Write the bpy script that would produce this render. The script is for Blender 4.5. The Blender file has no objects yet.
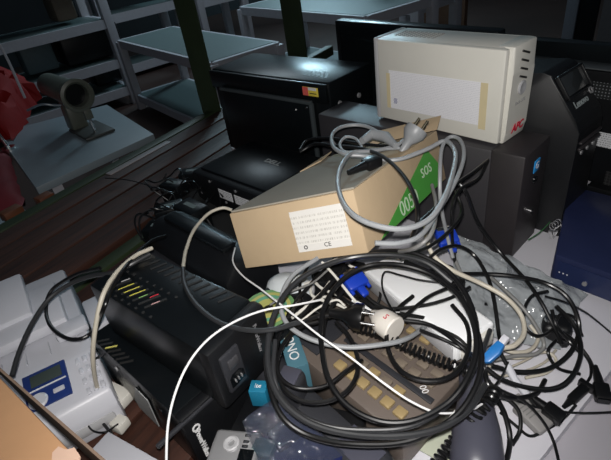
import bpy, bmesh, math, random
from mathutils import Vector, Matrix, noise
random.seed(7)
sc = bpy.context.scene
col = sc.collection
PI = math.pi
# ------------------------------------------------------------------ camera
CAM = Vector((.6541, -.7175, .5899)); FPX = 462.9
ROT = Matrix.Rotation(.8473, 3, 'Z') @ Matrix.Rotation(.1337, 3, 'Y') @ Matrix.Rotation(.9785, 3, 'X')
cd = bpy.data.cameras.new('camera'); cam = bpy.data.objects.new('camera', cd); col.objects.link(cam)
cam.matrix_world = Matrix.Translation(CAM) @ ROT.to_4x4()
cd.sensor_fit = 'HORIZONTAL'; cd.sensor_width = 36; cd.lens = FPX/611*36; cd.clip_start = .02; cd.clip_end = 60
sc.camera = cam

def at(x, y, z=0.0):
    d = ROT @ Vector(((x-305.5)/FPX, -(y-230)/FPX, -1)); t = (z-CAM.z)/d.z
    return CAM + d*t

# ------------------------------------------------------------------ materials
MC = {}
def mat(name, rgb, rough=.5, metal=0., var=.12, scale=30., bump=0., bscale=200., spec=.5, coat=0.):
    if name in MC: return MC[name]
    m = bpy.data.materials.new(name); m.use_nodes = True
    nt = m.node_tree; N = nt.nodes; L = nt.links; b = N['Principled BSDF']
    tc = N.new('ShaderNodeTexCoord'); nz = N.new('ShaderNodeTexNoise'); nz.inputs['Scale'].default_value = scale; nz.inputs['Detail'].default_value = 5
    L.new(tc.outputs['Object'], nz.inputs['Vector'])
    mx = N.new('ShaderNodeMix'); mx.data_type = 'RGBA'
    L.new(nz.outputs['Fac'], mx.inputs['Factor'])
    lo = [max(0, c*(1-var)) for c in rgb]; hi = [min(1, c*(1+var)) for c in rgb]
    mx.inputs['A'].default_value = (*lo, 1); mx.inputs['B'].default_value = (*hi, 1)
    L.new(mx.outputs['Result'], b.inputs['Base Color'])
    b.inputs['Roughness'].default_value = rough; b.inputs['Metallic'].default_value = metal
    b.inputs['Specular IOR Level'].default_value = spec; b.inputs['Coat Weight'].default_value = coat
    if bump:
        n2 = N.new('ShaderNodeTexNoise'); n2.inputs['Scale'].default_value = bscale; L.new(tc.outputs['Object'], n2.inputs['Vector'])
        bp = N.new('ShaderNodeBump'); bp.inputs['Strength'].default_value = bump; bp.inputs['Distance'].default_value = .002
        L.new(n2.outputs['Fac'], bp.inputs['Height']); L.new(bp.outputs['Normal'], b.inputs['Normal'])
    MC[name] = m; return m

def wood(name, a, bcol, ang, rough=.6):
    m = bpy.data.materials.new(name); m.use_nodes = True; nt = m.node_tree; N = nt.nodes; L = nt.links; b = N['Principled BSDF']
    tc = N.new('ShaderNodeTexCoord'); mp = N.new('ShaderNodeMapping'); mp.inputs['Scale'].default_value = (40, 2.5, 20); mp.inputs['Rotation'].default_value = (0, 0, 0)
    nz = N.new('ShaderNodeTexNoise'); nz.inputs['Scale'].default_value = 2.2; nz.inputs['Detail'].default_value = 8
    L.new(tc.outputs['Object'], mp.inputs['Vector']); L.new(mp.outputs['Vector'], nz.inputs['Vector'])
    cr = N.new('ShaderNodeValToRGB'); cr.color_ramp.elements[0].position = .3; cr.color_ramp.elements[1].position = .72
    cr.color_ramp.elements[0].color = (*a, 1); cr.color_ramp.elements[1].color = (*bcol, 1)
    L.new(nz.outputs['Fac'], cr.inputs['Fac']); L.new(cr.outputs['Color'], b.inputs['Base Color']); b.inputs['Roughness'].default_value = rough
    bp = N.new('ShaderNodeBump'); bp.inputs['Strength'].default_value = .3; bp.inputs['Distance'].default_value = .002
    L.new(nz.outputs['Fac'], bp.inputs['Height']); L.new(bp.outputs['Normal'], b.inputs['Normal'])
    return m

def pattern(name, base, ink, kind, sx, sy, thr, rough=.6):
    """dots / text lines as a surface pattern in object x,y"""
    m = bpy.data.materials.new(name); m.use_nodes = True; nt = m.node_tree; N = nt.nodes; L = nt.links; b = N['Principled BSDF']
    tc = N.new('ShaderNodeTexCoord'); sp = N.new('ShaderNodeSeparateXYZ'); L.new(tc.outputs['Object'], sp.inputs[0])
    def M(op, a, c=None):
        n = N.new('ShaderNodeMath'); n.operation = op
        for i, v in enumerate((a, c)):
            if v is None: continue
            if isinstance(v, (int, float)): n.inputs[i].default_value = v
            else: L.new(v, n.inputs[i])
        return n.outputs[0]
    if kind == 'dots':
        fx = M('SUBTRACT', M('FRACT', M('MULTIPLY', sp.outputs[0], sx)), .5); fy = M('SUBTRACT', M('FRACT', M('MULTIPLY', sp.outputs[1], sy)), .5)
        r = M('ADD', M('MULTIPLY', fx, fx), M('MULTIPLY', fy, fy)); f = M('LESS_THAN', r, thr)
    elif kind == 'grid':
        fx = M('FRACT', M('MULTIPLY', sp.outputs[0], sx)); fy = M('FRACT', M('MULTIPLY', sp.outputs[1], sy))
        f = M('MULTIPLY', M('GREATER_THAN', fx, thr), M('GREATER_THAN', fy, thr))
    else:
        fy = M('FRACT', M('MULTIPLY', sp.outputs[1], sy)); ln = M('GREATER_THAN', fy, .55)
        cb = N.new('ShaderNodeCombineXYZ'); L.new(M('MULTIPLY', sp.outputs[0], sx), cb.inputs[0]); L.new(M('FLOOR', M('MULTIPLY', sp.outputs[1], sy)), cb.inputs[1])
        nz = N.new('ShaderNodeTexNoise'); nz.inputs['Scale'].default_value = 1; nz.inputs['Detail'].default_value = 2; L.new(cb.outputs[0], nz.inputs['Vector'])
        f = M('MULTIPLY', ln, M('GREATER_THAN', nz.outputs['Fac'], thr))
    mx = N.new('ShaderNodeMix'); mx.data_type = 'RGBA'; L.new(f, mx.inputs['Factor'])
    mx.inputs['A'].default_value = (*base, 1); mx.inputs['B'].default_value = (*ink, 1)
    L.new(mx.outputs['Result'], b.inputs['Base Color']); b.inputs['Roughness'].default_value = rough
    return m

def film(name, rgb, alpha, rough=.15, spec=.9, ns=28, bs=.8):
    m = bpy.data.materials.new(name); m.use_nodes = True; nt = m.node_tree; N = nt.nodes; L = nt.links; b = N['Principled BSDF']
    b.inputs['Base Color'].default_value = (*rgb, 1); b.inputs['Roughness'].default_value = rough; b.inputs['Alpha'].default_value = alpha
    b.inputs['Specular IOR Level'].default_value = spec; b.inputs['Coat Weight'].default_value = .5
    tc = N.new('ShaderNodeTexCoord'); n2 = N.new('ShaderNodeTexNoise'); n2.inputs['Scale'].default_value = ns; n2.inputs['Detail'].default_value = 2
    L.new(tc.outputs['Object'], n2.inputs['Vector'])
    bp = N.new('ShaderNodeBump'); bp.inputs['Strength'].default_value = bs; bp.inputs['Distance'].default_value = .008
    L.new(n2.outputs['Fac'], bp.inputs['Height']); L.new(bp.outputs['Normal'], b.inputs['Normal'])
    return m

BLK = mat('black_plastic', (.0055, .006, .0072), .42, var=.3, bump=.15, bscale=900)
BLKM = mat('black_painted_metal', (.004, .0052, .0062), .30, var=.2, bump=.08, bscale=600)
BLKG = mat('black_gloss', (.004, .005, .006), .12)
CHAR = mat('charcoal_plastic', (.038, .036, .040), .5, var=.12, bump=.12, bscale=900)
CHARF = mat('charcoal_front', (.028, .024, .026), .5, var=.12)
RUB = mat('black_rubber_cord', (.006, .006, .0065), .30, var=.2)
RUBG = mat('dark_grey_cord', (.024, .025, .027), .33, var=.2)
GREYC = mat('grey_cord', (.26, .27, .28), .42, var=.1)
MIDC = mat('mid_grey_cord', (.19, .19, .185), .45, var=.1)
BEIC = mat('beige_cord', (.50, .46, .38), .5, var=.12)
WHIC = mat('white_cord', (.72, .72, .72), .4, var=.05)
CREAM = mat('cream_plastic', (.66, .645, .585), .42, var=.04, bump=.05, bscale=1500)
CREAM2 = mat('pale_grey_plastic', (.66, .64, .58), .42, var=.04)
GREYP = mat('warm_grey_plastic', (.42, .42, .43), .45, var=.08)
BRICKW = mat('white_brick_plastic', (.86, .87, .88), .35, var=.03)
WHITE = mat('white_plastic', (.56, .565, .61), .38, var=.04)
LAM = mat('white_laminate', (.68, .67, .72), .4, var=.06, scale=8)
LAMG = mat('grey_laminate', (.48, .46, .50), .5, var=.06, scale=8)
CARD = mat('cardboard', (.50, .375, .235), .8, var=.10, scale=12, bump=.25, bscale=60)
CARDT = mat('cardboard_shaded_grey', (.31, .285, .235), .8, var=.12, scale=12, bump=.2, bscale=60)  # shading of the box top under grazing flash, put into the colour
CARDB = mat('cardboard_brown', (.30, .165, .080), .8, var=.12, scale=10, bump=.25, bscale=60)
LABEL = mat('paper_label', (.72, .70, .66), .6, var=.04)
GREENL = mat('green_print', (.07, .33, .05), .55, var=.08)
BLUEP = mat('vga_blue', (.01, .045, .42), .35, var=.1)
BLUER = mat('boot_blue', (.02, .17, .48), .35, var=.1)
NAVY = mat('navy_metal', (.018, .025, .075), .34, var=.15, bump=.1, bscale=400)
NAVYP = mat('navy_panel', (.015, .024, .078), .3, var=.05)
TEAL = mat('teal_card', (.06, .155, .20), .5, var=.1)
TEALB = mat('bright_teal_card', (.01, .16, .27), .5, var=.1)
BRNP = mat('brown_grey_phone_plastic', (.125, .100, .084), .48, var=.12, bump=.1, bscale=700)
BRNK = mat('brown_key', (.19, .155, .12), .45, var=.1)
YELK = mat('yellowed_key', (.34, .25, .12), .45, var=.12)
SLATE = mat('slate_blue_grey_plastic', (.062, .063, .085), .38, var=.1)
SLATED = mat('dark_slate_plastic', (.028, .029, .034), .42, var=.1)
CHROME = mat('chrome', (.75, .75, .75), .2, 1.)
BRASS = mat('brass_pins', (.65, .56, .38), .25, 1.)
SILV = mat('silver_plastic', (.42, .42, .43), .3, .5, var=.08)
RED = mat('red_paint', (.24, .006, .005), .75, var=.15, spec=.15)
REDL = mat('red_logo', (.55, .02, .05), .4)
GREENP = mat('green_painted_steel', (.026, .040, .016), .5, var=.35, scale=12)
RACK = mat('grey_painted_rack', (.52, .52, .56), .5, var=.1)
RACKT = mat('rack_shelf_top', (.13, .18, .18), .45, var=.1)
SHEET = mat('grey_table_top', (.26, .31, .34), .45, var=.15, scale=6)
MACH = mat('olive_grey_machine_paint', (.115, .125, .10), .4, var=.15)
FLOORM = mat('dark_brown_floor', (.055, .030, .024), .6, var=.3, scale=3)
WALLM = mat('dark_store_wall', (.028, .032, .036), .8, var=.3, scale=2)
BROWNP = mat('brown_board', (.16, .095, .06), .6, var=.15)
GREYB = mat('dim_grey_board', (.11, .11, .115), .6, var=.1)
BOARD = wood('reddish_boards', (.022, .008, .005), (.072, .025, .014), 0)
BOARD2 = wood('orange_wood', (.10, .030, .012), (.17, .055, .02), 0)
TAPE = mat('yellowed_masking_tape', (.62, .53, .33), .6, var=.08)
PAPER = pattern('printed_sheet', (.80, .80, .83), (.62, .62, .66), 'text', 900, 330, .5)
PRINT = pattern('label_print', (.74, .72, .67), (.47, .45, .41), 'text', 800, 135, .52)
PRINTS = pattern('small_label_print', (.75, .76, .78), (.30, .30, .31), 'text', 400, 210, .5)
GRILLE = pattern('perforated_grille', (.010, .012, .013), (.20, .21, .22), 'dots', 155, 155, .045)
GRID = pattern('grid_vent', (.03, .03, .032), (.004, .004, .004), 'grid', 150, 150, .3)
SCREEN = mat('dark_lcd', (.05, .065, .06), .2)
INKW = mat('white_ink', (.75, .75, .75), .5)
INKK = mat('black_ink', (.02, .02, .02), .5)
BAG = film('cloudy_bubble_bag', (.44, .47, .49), .60, .14, .9, 50, 1.)
CLEAR = film('clear_bag', (.07, .08, .12), .30, .05, 1., 60, 1.)

# ------------------------------------------------------------------ mesh builder
class MB:
    def __init__(s): s.bm = bmesh.new()
    def box(s, c, d, bev=0, rot=None, seg=2, taper=1.):
        r = bmesh.ops.create_cube(s.bm, size=1); vs = r['verts']
        for v in vs:
            k = taper if v.co.z > 0 else 1
            v.co = Vector((v.co.x*d[0]*k, v.co.y*d[1]*k, v.co.z*d[2]))
        if bev:
            es = list({e for v in vs for e in v.link_edges})
            rr = bmesh.ops.bevel(s.bm, geom=es, offset=min(bev, min(d)*.45), segments=seg, affect='EDGES', profile=.5)
            vs = list({v for f in rr['faces'] for v in f.verts} | {v for v in vs if v.is_valid})
        M = (rot.to_4x4() if rot is not None else Matrix.Identity(4)); M = Matrix.Translation(c) @ M
        for v in vs: v.co = M @ v.co
        return s
    def hexa(s, o, a, b, c, bev=0):
        o, a, b, c = map(Vector, (o, a, b, c))
        P = [o, o+a, o+a+b, o+b, o+c, o+a+c, o+a+b+c, o+b+c]
        vs = [s.bm.verts.new(p) for p in P]
        fs = [s.bm.faces.new([vs[i] for i in f]) for f in ((0,3,2,1),(4,5,6,7),(0,1,5,4),(1,2,6,5),(2,3,7,6),(3,0,4,7))]
        if bev: bmesh.ops.bevel(s.bm, geom=list({e for f in fs for e in f.edges}), offset=bev, segments=2, affect='EDGES', profile=.5)
        return s
    def poly(s, pts, h, axis=(0, 0, 1), bev=0):
        ax = Vector(axis)*h
        lo = [s.bm.verts.new(Vector(p)) for p in pts]; hi = [s.bm.verts.new(Vector(p)+ax) for p in pts]
        n = len(pts); fs = [s.bm.faces.new(lo[::-1]), s.bm.faces.new(hi)]
        for i in range(n): fs.append(s.bm.faces.new([lo[i], lo[(i+1) % n], hi[(i+1) % n], hi[i]]))
        if bev: bmesh.ops.bevel(s.bm, geom=list({e for f in fs for e in f.edges}), offset=bev, segments=2, affect='EDGES', profile=.5)
        return s
    def tube(s, pts, r, n=10, radii=None):
        pts = [Vector(p) for p in pts]; rings = []; up = None
        for i, p in enumerate(pts):
            t = (pts[min(i+1, len(pts)-1)]-pts[max(i-1, 0)]).normalized()
            if up is None: up = t.orthogonal().normalized()
            else:
                up = (up-t*up.dot(t)); up = up.normalized() if up.length > 1e-6 else t.orthogonal().normalized()
            w = t.cross(up); rr = radii[i] if radii else r
            rings.append([s.bm.verts.new(p+(up*math.cos(2*PI*k/n)+w*math.sin(2*PI*k/n))*rr) for k in range(n)])
        for a, b in zip(rings, rings[1:]):
            for k in range(n): s.bm.faces.new([a[k], a[(k+1) % n], b[(k+1) % n], b[k]])
        s.bm.faces.new(rings[0][::-1]); s.bm.faces.new(rings[-1]); return s
    def cyl(s, a, b, r, r2=None, n=20):
        return s.tube([a, b], r, n, [r, r if r2 is None else r2])
    def lathe(s, prof, c=(0, 0, 0), n=24, rot=None, sc_=(1, 1, 1)):
        """profile (radius, height) about z"""
        R_ = rot.to_4x4() if rot is not None else Matrix.Identity(4); rings = []
        for r, h in prof:
            rings.append([s.bm.verts.new(Vector(c)+R_ @ Vector((max(r, 1e-5)*math.cos(2*PI*k/n)*sc_[0], max(r, 1e-5)*math.sin(2*PI*k/n)*sc_[1], h*sc_[2]))) for k in range(n)])
        for a, b in zip(rings, rings[1:]):
            for k in range(n): s.bm.faces.new([a[k], a[(k+1) % n], b[(k+1) % n], b[k]])
        if prof[0][0] > .0005 and abs(prof[0][0]-prof[-1][0]) < 1e-6:
            a, b = rings[-1], rings[0]
            for k in range(n): s.bm.faces.new([a[k], a[(k+1) % n], b[(k+1) % n], b[k]])
        else: s.bm.faces.new(rings[0][::-1]); s.bm.faces.new(rings[-1])
        return s
    def xf(s, M):
        for v in s.bm.verts: v.co = M @ v.co
        return s
    def build(s, name, m, parent=None, smooth=True):
        bmesh.ops.recalc_face_normals(s.bm, faces=s.bm.faces)
        me = bpy.data.meshes.new(name); s.bm.to_mesh(me); s.bm.free()
        me.materials.append(m)
        if smooth:
            for p in me.polygons: p.use_smooth = True
            try: me.set_sharp_from_angle(angle=math.radians(35))
            except Exception: pass
        o = bpy.data.objects.new(name, me); col.objects.link(o)
        if parent is not None: o.parent = parent
        return o

def tag(o, label=None, cat=None, group=None, kind=None):
    if label: o['label'] = label
    if cat: o['category'] = cat
    if group: o['group'] = group
    if kind: o['kind'] = kind
    return o
def thing(name, label, cat, loc=(0, 0, 0), yaw=0, group=None, M=None):
    o = bpy.data.objects.new(name, None); col.objects.link(o); o.empty_display_size = .02
    o.matrix_basis = M if M is not None else Matrix.Translation(loc) @ Matrix.Rotation(yaw, 4, 'Z')
    return tag(o, label, cat, group)
def struct(name, b, m): return tag(b.build(name, m, smooth=False), kind='structure')
def frame(o, x, z=(0, 0, 1)):
    """matrix with local x along x, local z near z, origin o"""
    x = Vector(x).normalized(); z = Vector(z); y = z.cross(x).normalized(); z = x.cross(y)
    M = Matrix((x, y, z)).transposed().to_4x4(); M.translation = Vector(o); return M
def text(s, size, m, parent, M, name='lettering', ext=.0002, shear=0, bold=0):
    c = bpy.data.curves.new('lettering_source', 'FONT'); c.body = s; c.size = size; c.extrude = ext; c.align_x = 'CENTER'; c.align_y = 'CENTER'; c.shear = shear; c.offset = bold; c.resolution_u = 3
    o = bpy.data.objects.new('lettering_source', c); col.objects.link(o); bpy.context.view_layer.update()
    me = bpy.data.meshes.new_from_object(o.evaluated_get(bpy.context.evaluated_depsgraph_get()))
    bpy.data.objects.remove(o); bpy.data.curves.remove(c)
    me.materials.clear(); me.materials.append(m); me.name = name
    t = bpy.data.objects.new(name, me); col.objects.link(t); t.parent = parent; t.matrix_basis = M; return t
def pl(o, x, y):
    """matrix: local x,y axes given (text plane)"""
    x = Vector(x).normalized(); y = Vector(y); z = x.cross(y).normalized(); y = z.cross(x)
    M = Matrix((x, y, z)).transposed().to_4x4(); M.translation = Vector(o); return M

def smoothpts(P, k=8):
    P = [Vector(p) for p in P]; Q = [P[0]*2-P[1]]+P+[P[-1]*2-P[-2]]; out = []
    for i in range(1, len(Q)-2):
        a, b, c, d = Q[i-1:i+3]
        for j in range(k):
            t = j/k
            out.append(.5*((2*b)+(c-a)*t+(2*a-5*b+4*c-d)*t*t+(3*b-a-3*c+d)*t**3))
    out.append(P[-1]); return out
def px(P): return [at(*p) for p in P]
def cord(label, P, r, m, group=None, name='cable', cat='cable', world=False, k=8):
    pts = smoothpts(P if world else px(P), k)
    return tag(MB().tube(pts, r*.76, 10).build(name, m), label, cat, group), pts

# ================================================================== SETTING
FZ = -.80
struct('floor', MB().box((-2, 1, FZ-.05), (14, 14, .1)), FLOORM)
struct('wall_back', MB().box((-2, 7.6, .9), (14, .1, 3.4)), WALLM)
struct('wall_left', MB().box((-8.6, 1, .9), (.1, 14, 3.4)), WALLM)

# timber platform on a green steel frame
U = Vector((-.292, .956, 0)); Nn = Vector((.956, .292, 0)); O = Vector((-.778, -.707, 0))
yawP = math.atan2(.956, -.292)-PI/2
def P3(d, a, z): return O+Nn*d+U*a+Vector((0, 0, z))
pf = thing('timber_platform', 'reddish wooden plank platform on a dark green painted steel frame', 'platform', O, yawP)
for i, (d, w, z) in enumerate([(.045, .075, -.03), (.135, .082, -.03), (.232, .09, -.03), (.335, .095, -.03), (.52, .11, -.03), (.645, .12, -.03), (.775, .12, -.03), (.905, .12, -.03), (1.035, .12, -.03), (1.165, .12, -.03)]):
    MB().box((d, .02, z), (w, 2.5, .024), .002).build('board', BOARD, pf)
MB().box((-.03, .35, -.045), (.045, 3.2, .05), .003).build('rail', GREENP, pf)
MB().box((.428, .02, -.04), (.04, 2.5, .04), .003).build('rail', GREENP, pf)
for a in (-.9, 1.0):
    MB().box((.55, a, -.075), (1.3, .04, .04), .003).build('crossbar', GREENP, pf)
for i, (a, w) in enumerate([(.93, .10), (1.62, .115), (-.9, .07)]):
    if i < 2:
        b = MB(); b.box((-.03, a, .35), (w, .008, 2.3)); b.box((-.03-w/2+.004, a+w*.4, .35), (.008, w*.8, 2.3)); b.build('post', GREENP, pf)
    else: MB().box((-.03, a, FZ/2-.04), (.05, .05, -FZ-.06)).build('leg', GREENP, pf)
    if i < 2: pass
MB().box((1.2, -.9, FZ/2-.04), (.05, .05, -FZ-.06)).build('leg', GREENP, pf)

# white laminate worktop the electronics stand on
wt = thing('worktop', 'white laminate worktop carrying the heap of cables at the right', 'worktop', (0, 0, 0))
b = MB(); b.poly([(-.12, -.48, -.018), (.04, -.53, -.018), (.30, -.66, -.018), (.545, -.66, -.018), (.568, -.10, -.018), (1.3, .0, -.018), (1.2, .75, -.018), (-.56, .65, -.018), (-.63, -.02, -.018), (-.50, -.04, -.018), (-.36, -.26, -.018)], .018)
b.build('tabletop', LAM, wt)
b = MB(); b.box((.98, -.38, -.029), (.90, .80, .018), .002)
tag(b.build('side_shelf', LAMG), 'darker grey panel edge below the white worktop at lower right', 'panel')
tag(MB().box((-.895, -.235, -.0165), (.028, .27, .003), .001, Matrix.Rotation(yawP-.03, 3, 'Z')).build('metal_strip', mat('pale_strip', (.33, .30, .30), .5)), 'pale narrow strip lying along the green rail', 'strip')

# ================================================================== BACKGROUND
# machine table
mt = thing('workbench', 'grey topped low workbench beyond the green rail carrying a machine', 'workbench', (-1.62, -.27, -.10), .02)
b = MB(); b.poly([(.40, -.28, -.03), (.33, .245, -.03), (-.36, .31, -.03), (-.52, -.22, -.03)], .03, bev=.002); b.build('tabletop', SHEET, mt)
for x, y in ((.3, -.2), (.27, .18), (-.3, .22), (-.4, -.16)): MB().box((x, y, -.37), (.04, .04, .68)).build('leg', RACK, mt)
mt2 = thing('side_bench', 'grey bench top cut off by the left edge behind the red cloth', 'bench', (-1.25, -.84, -.12), .1)
MB().box((0, 0, -.015), (.62, .42, .03), .002).build('tabletop', SHEET, mt2)
for x in (-.27, .27): MB().box((x, 0, -.36), (.04, .3, .66)).build('leg', RACK, mt2)
for i, (p, s, lb) in enumerate([((45, 199, -.04), (.04, .05, .03), 'orange wood block beyond the rail near the bench corner'), ((12, 213, -.04), (.04, .06, .03), 'orange wood block beyond the rail at the left edge')]):
    c = at(*p); tag(MB().box((c.x, c.y, c.z), s, .003, Matrix.Rotation(yawP, 3, 'Z')).build('wood_block', BOARD2), lb, 'block')

mc = at(62, 122, -.10)
mm = thing('bench_machine', 'olive grey industrial machine head with round open end on a flat base', 'machine', M=Matrix.Translation((-1.62, -.20, -.10)) @ Matrix.Rotation(math.radians(2), 4, 'Z') @ Matrix.Scale(.68, 4))
MB().box((.0, .03, .012), (.34, .20, .02), .006).build('base_plate', mat('dark_base', (.06, .065, .06), .5), mm)
MB().box((-.16, .0, .12), (.14, .12, .22), .02, taper=.8).build('column', MACH, mm)
b = MB(); rx = Matrix.Rotation(PI/2, 3, 'Y')
b.lathe([(.0, -.50), (.06, -.50), (.08, -.47), (.085, -.05), (.078, .0), (.09, .05), (.104, .07), (.104, .10), (.085, .105), (.072, .09), (.068, .03), (.0, .03)], (.02, 0, .28), 32, rx); b.build('housing', MACH, mm)
MB().lathe([(0, 0), (.07, 0), (.07, .004), (0, .004)], (.052, 0, .28), 24, rx).build('dark_bore', BLKM, mm)
MB().box((.10, .02, .15), (.035, .05, .07), .006).build('nozzle', MACH, mm); MB().cyl((.10, .02, .02), (.10, .02, .12), .01).build('needle_bar', CHROME, mm)
MB().tube(smoothpts([(-.05, -.28, .25), (.0, -.20, .27), (.03, -.14, .25), (.05, -.10, .24)]), .007).build('handle', CHROME, mm)

def blob(seed, quad, z0, h, n=14):
    """crumpled closed heap over a quad of world points"""
    b = MB(); g = []
    for i in range(n+1):
        row = []
        for j in range(n+1):
            u, v = i/n, j/n
            p = (quad[0]*(1-u)+quad[1]*u)*(1-v)+(quad[3]*(1-u)+quad[2]*u)*v
            e = (16*u*(1-u)*v*(1-v))**.45
            q = Vector((p.x*9, p.y*9, seed))
            dz = e*h*(.72+.55*noise.noise(q)+.22*noise.noise(q*3.1))
            row.append(b.bm.verts.new((p.x+.02*h/.1*noise.noise(q*2)*1., p.y+.02*h/.1*noise.noise(q*2+Vector((5, 3, 1))), p.z+z0+dz)))
        g.append(row)
    for i in range(n):
        for j in range(n): b.bm.faces.new([g[i][j], g[i+1][j], g[i+1][j+1], g[i][j+1]])
    rim = [g[i][0] for i in range(n+1)]+[g[n][j] for j in range(1, n+1)]+[g[i][n] for i in range(n-1, -1, -1)]+[g[0][j] for j in range(n-1, 0, -1)]
    b.bm.faces.new(rim[::-1]); return b
q = [at(-25, 150, -.1), at(14, 140, -.1), at(42, 92, -.1), at(-10, 92, -.1)]
tag(blob(3, q, .0, .30).build('red_cover', RED), 'crumpled red plastic cover heaped beside the bench machine', 'cover')
q = [at(-30, 225, -.12), at(25, 205, -.12), at(8, 150, -.12), at(-30, 160, -.12)]
tag(blob(5, q, .0, .06).build('red_cloth', mat('dark_red_cloth', (.20, .012, .02), .7)), 'dark red cloth over the low bench at the left edge', 'cloth')
a = at(8, 147, -.09); tag(MB().cyl(a, a+Vector((-.02, -.05, .34)), .008).cyl(a+Vector((0, 0, -.02)), a+Vector((0, 0, .0)), .03).build('chrome_rod', CHROME), 'thin upright chrome rod in front of the red cover', 'rod')
a = at(25, 98, .05); tag(MB().tube(smoothpts([a, a+Vector((.0, .0, .25)), a+Vector((-.02, -.05, .42)), a+Vector((-.05, -.10, .48))]), .006).build('bent_rod', RACK), 'thin bent grey rod rising above the red cover', 'rod')

# racks: every rack is world-aligned
def rack(name, label, cat, x, y, w, d, h, shelves, t=.07, yaw=0):
    r = thing(name, label, cat, (x, y, FZ), yaw)
    for sx in (0, 1):
        for sy in (0, 1):
            MB().box((sx*w, sy*d, h/2), (t, t, h), .004).build('post', RACK, r)
    for z in shelves:
        b = MB()
        b.box((w/2, 0, z), (w, t*.6, t)); b.box((w/2, d, z), (w, t*.6, t)); b.box((0, d/2, z), (t*.6, d, t)); b.box((w, d/2, z), (t*.6, d, t))
        b.build('shelf_frame', RACK, r)
        MB().box((w/2, d/2, z+t*.38), (w*.97, d*.97, t*.3)).build('shelf', RACKT, r)
    return r
rack('storage_rack', 'tall grey metal storage rack behind the bench machine at upper left', 'rack', -5.05, -1.6, .65, 2.62, 1.9, (.14, .42, .80, 1.3), .085)
rack('low_rack', 'low grey worktable joined to the tall rack, left of the green post', 'table', -4.1, .96, 1.85, .55, .66, (.12, .64), yaw=-.05)
rack('frame_shelf', 'pale open shelf frame between the two green posts', 'shelf', -5.6, 2.44, .5, .67, 1.9, (.06, .68), .09)
rack('far_bench', 'long pale bench beyond the right green post', 'bench', -3.5, 2.0, 1.75, .7, .75, (.2, .74), .07, yaw=-.08)
rack('far_shelf', 'pale rack with blue grey shelf above the small black monitor', 'rack', -2.8, 3.0, .62, .6, 1.5, (.1, .58), .09)
rack('rear_rack', 'narrow pale rack standing behind the low worktable left of the green post', 'rack', -6.0, 1.35, .5, 1.0, 2.0, (.1, .7, 1.25), .10)
# clutter on racks
for i, (p, s, m, lb) in enumerate([
    ((60, 8), (.30, .2, .55), mat('tan_cloth', (.20, .15, .11), .8), 'tan cloth bag hanging at the upper left rack'),
    ((85, 40), (.45, .6, .30), BLK, 'large black crate standing in the upper left rack'),
    ((20, 20), (.25, .3, .28), mat('pale_teal_bin', (.16, .23, .25), .5), 'pale teal bin on the rack at the top left corner'),
    ((105, 75), (.25, .3, .18), BLKM, 'small black motor on the rack bottom shelf')]):
    zz = {0: .85, 1: .46, 2: .46, 3: .18}[i]+FZ
    dd = ROT @ Vector(((p[0]-305.5)/FPX, -(p[1]-230)/FPX, -1)); tt = (-4.72-CAM.x)/dd.x; c = CAM+dd*tt
    tag(MB().box((c.x, c.y, zz+s[2]/2+.03), s, .03).build(('cloth_bag', 'crate', 'bin', 'motor')[i], m), lb, ('bag', 'crate', 'bin', 'motor')[i])
tag(MB().box((-2.62, 4.0, -.0), (.62, .06, 1.6), .004).build('brown_panel', BROWNP), 'upright brown board far behind the white power unit', 'board')
pp = thing('glass_partition', 'pale metal partition post with dim grey panel at upper right', 'partition', (-1.02, 4.0, FZ))
MB().box((-.22, 0, .9), (.10, .05, 2.6), .004).build('post', mat('pale_post', (.20, .23, .27), .4), pp)
MB().box((.42, .02, .95), (.80, .02, 2.6)).build('panel', GREYB, pp)
MB().box((-.09, .01, .95), (.16, .03, 2.6)).build('side_panel', BLKM, pp)

# ================================================================== UPRIGHT TOWER UNDER THE WHITE UNIT
tw = thing('desktop_tower', 'charcoal slim tower under the white power unit with blue badge', 'computer', (-.141, -.046, 0), math.radians(4))
MB().box((.21, .05, .110), (.42, .098, .208), .004).build('body', CHAR, tw)
MB().box((.45, .05, .1095), (.06, .104, .213), .004).build('front_bezel', CHARF, tw)
for x in (.03, .38):
    for y in (.015, .085): MB().cyl((x, y, 0), (x, y, .007), .008).build('foot', RUB, tw)
MB().box((.4805, .052, .178), (.002, .022, .024), .001).build('badge', mat('blue_badge', (.03, .30, .70), .3), tw)
text('G', .02, INKW, tw, pl((.4818, .052, .178), (0, 1, 0), (0, 0, 1)), 'badge_lettering')
MB().lathe([(0, 0), (.008, 0), (.007, .003), (0, .003)], (.480, .052, .150), 20, Matrix.Rotation(PI/2, 3, 'Y')).build('power_button', BLKG, tw)
MB().lathe([(0, 0), (.006, 0), (.006, .006), (0, .006)], (.480, .05, .085), 16, Matrix.Rotation(PI/2, 3, 'Y')).build('lock', CHROME, tw)
text('3', .012, SLATE, tw, pl((.25, .0005, .165), (1, 0, 0), (0, 0, 1)), 'side_mark')

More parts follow.
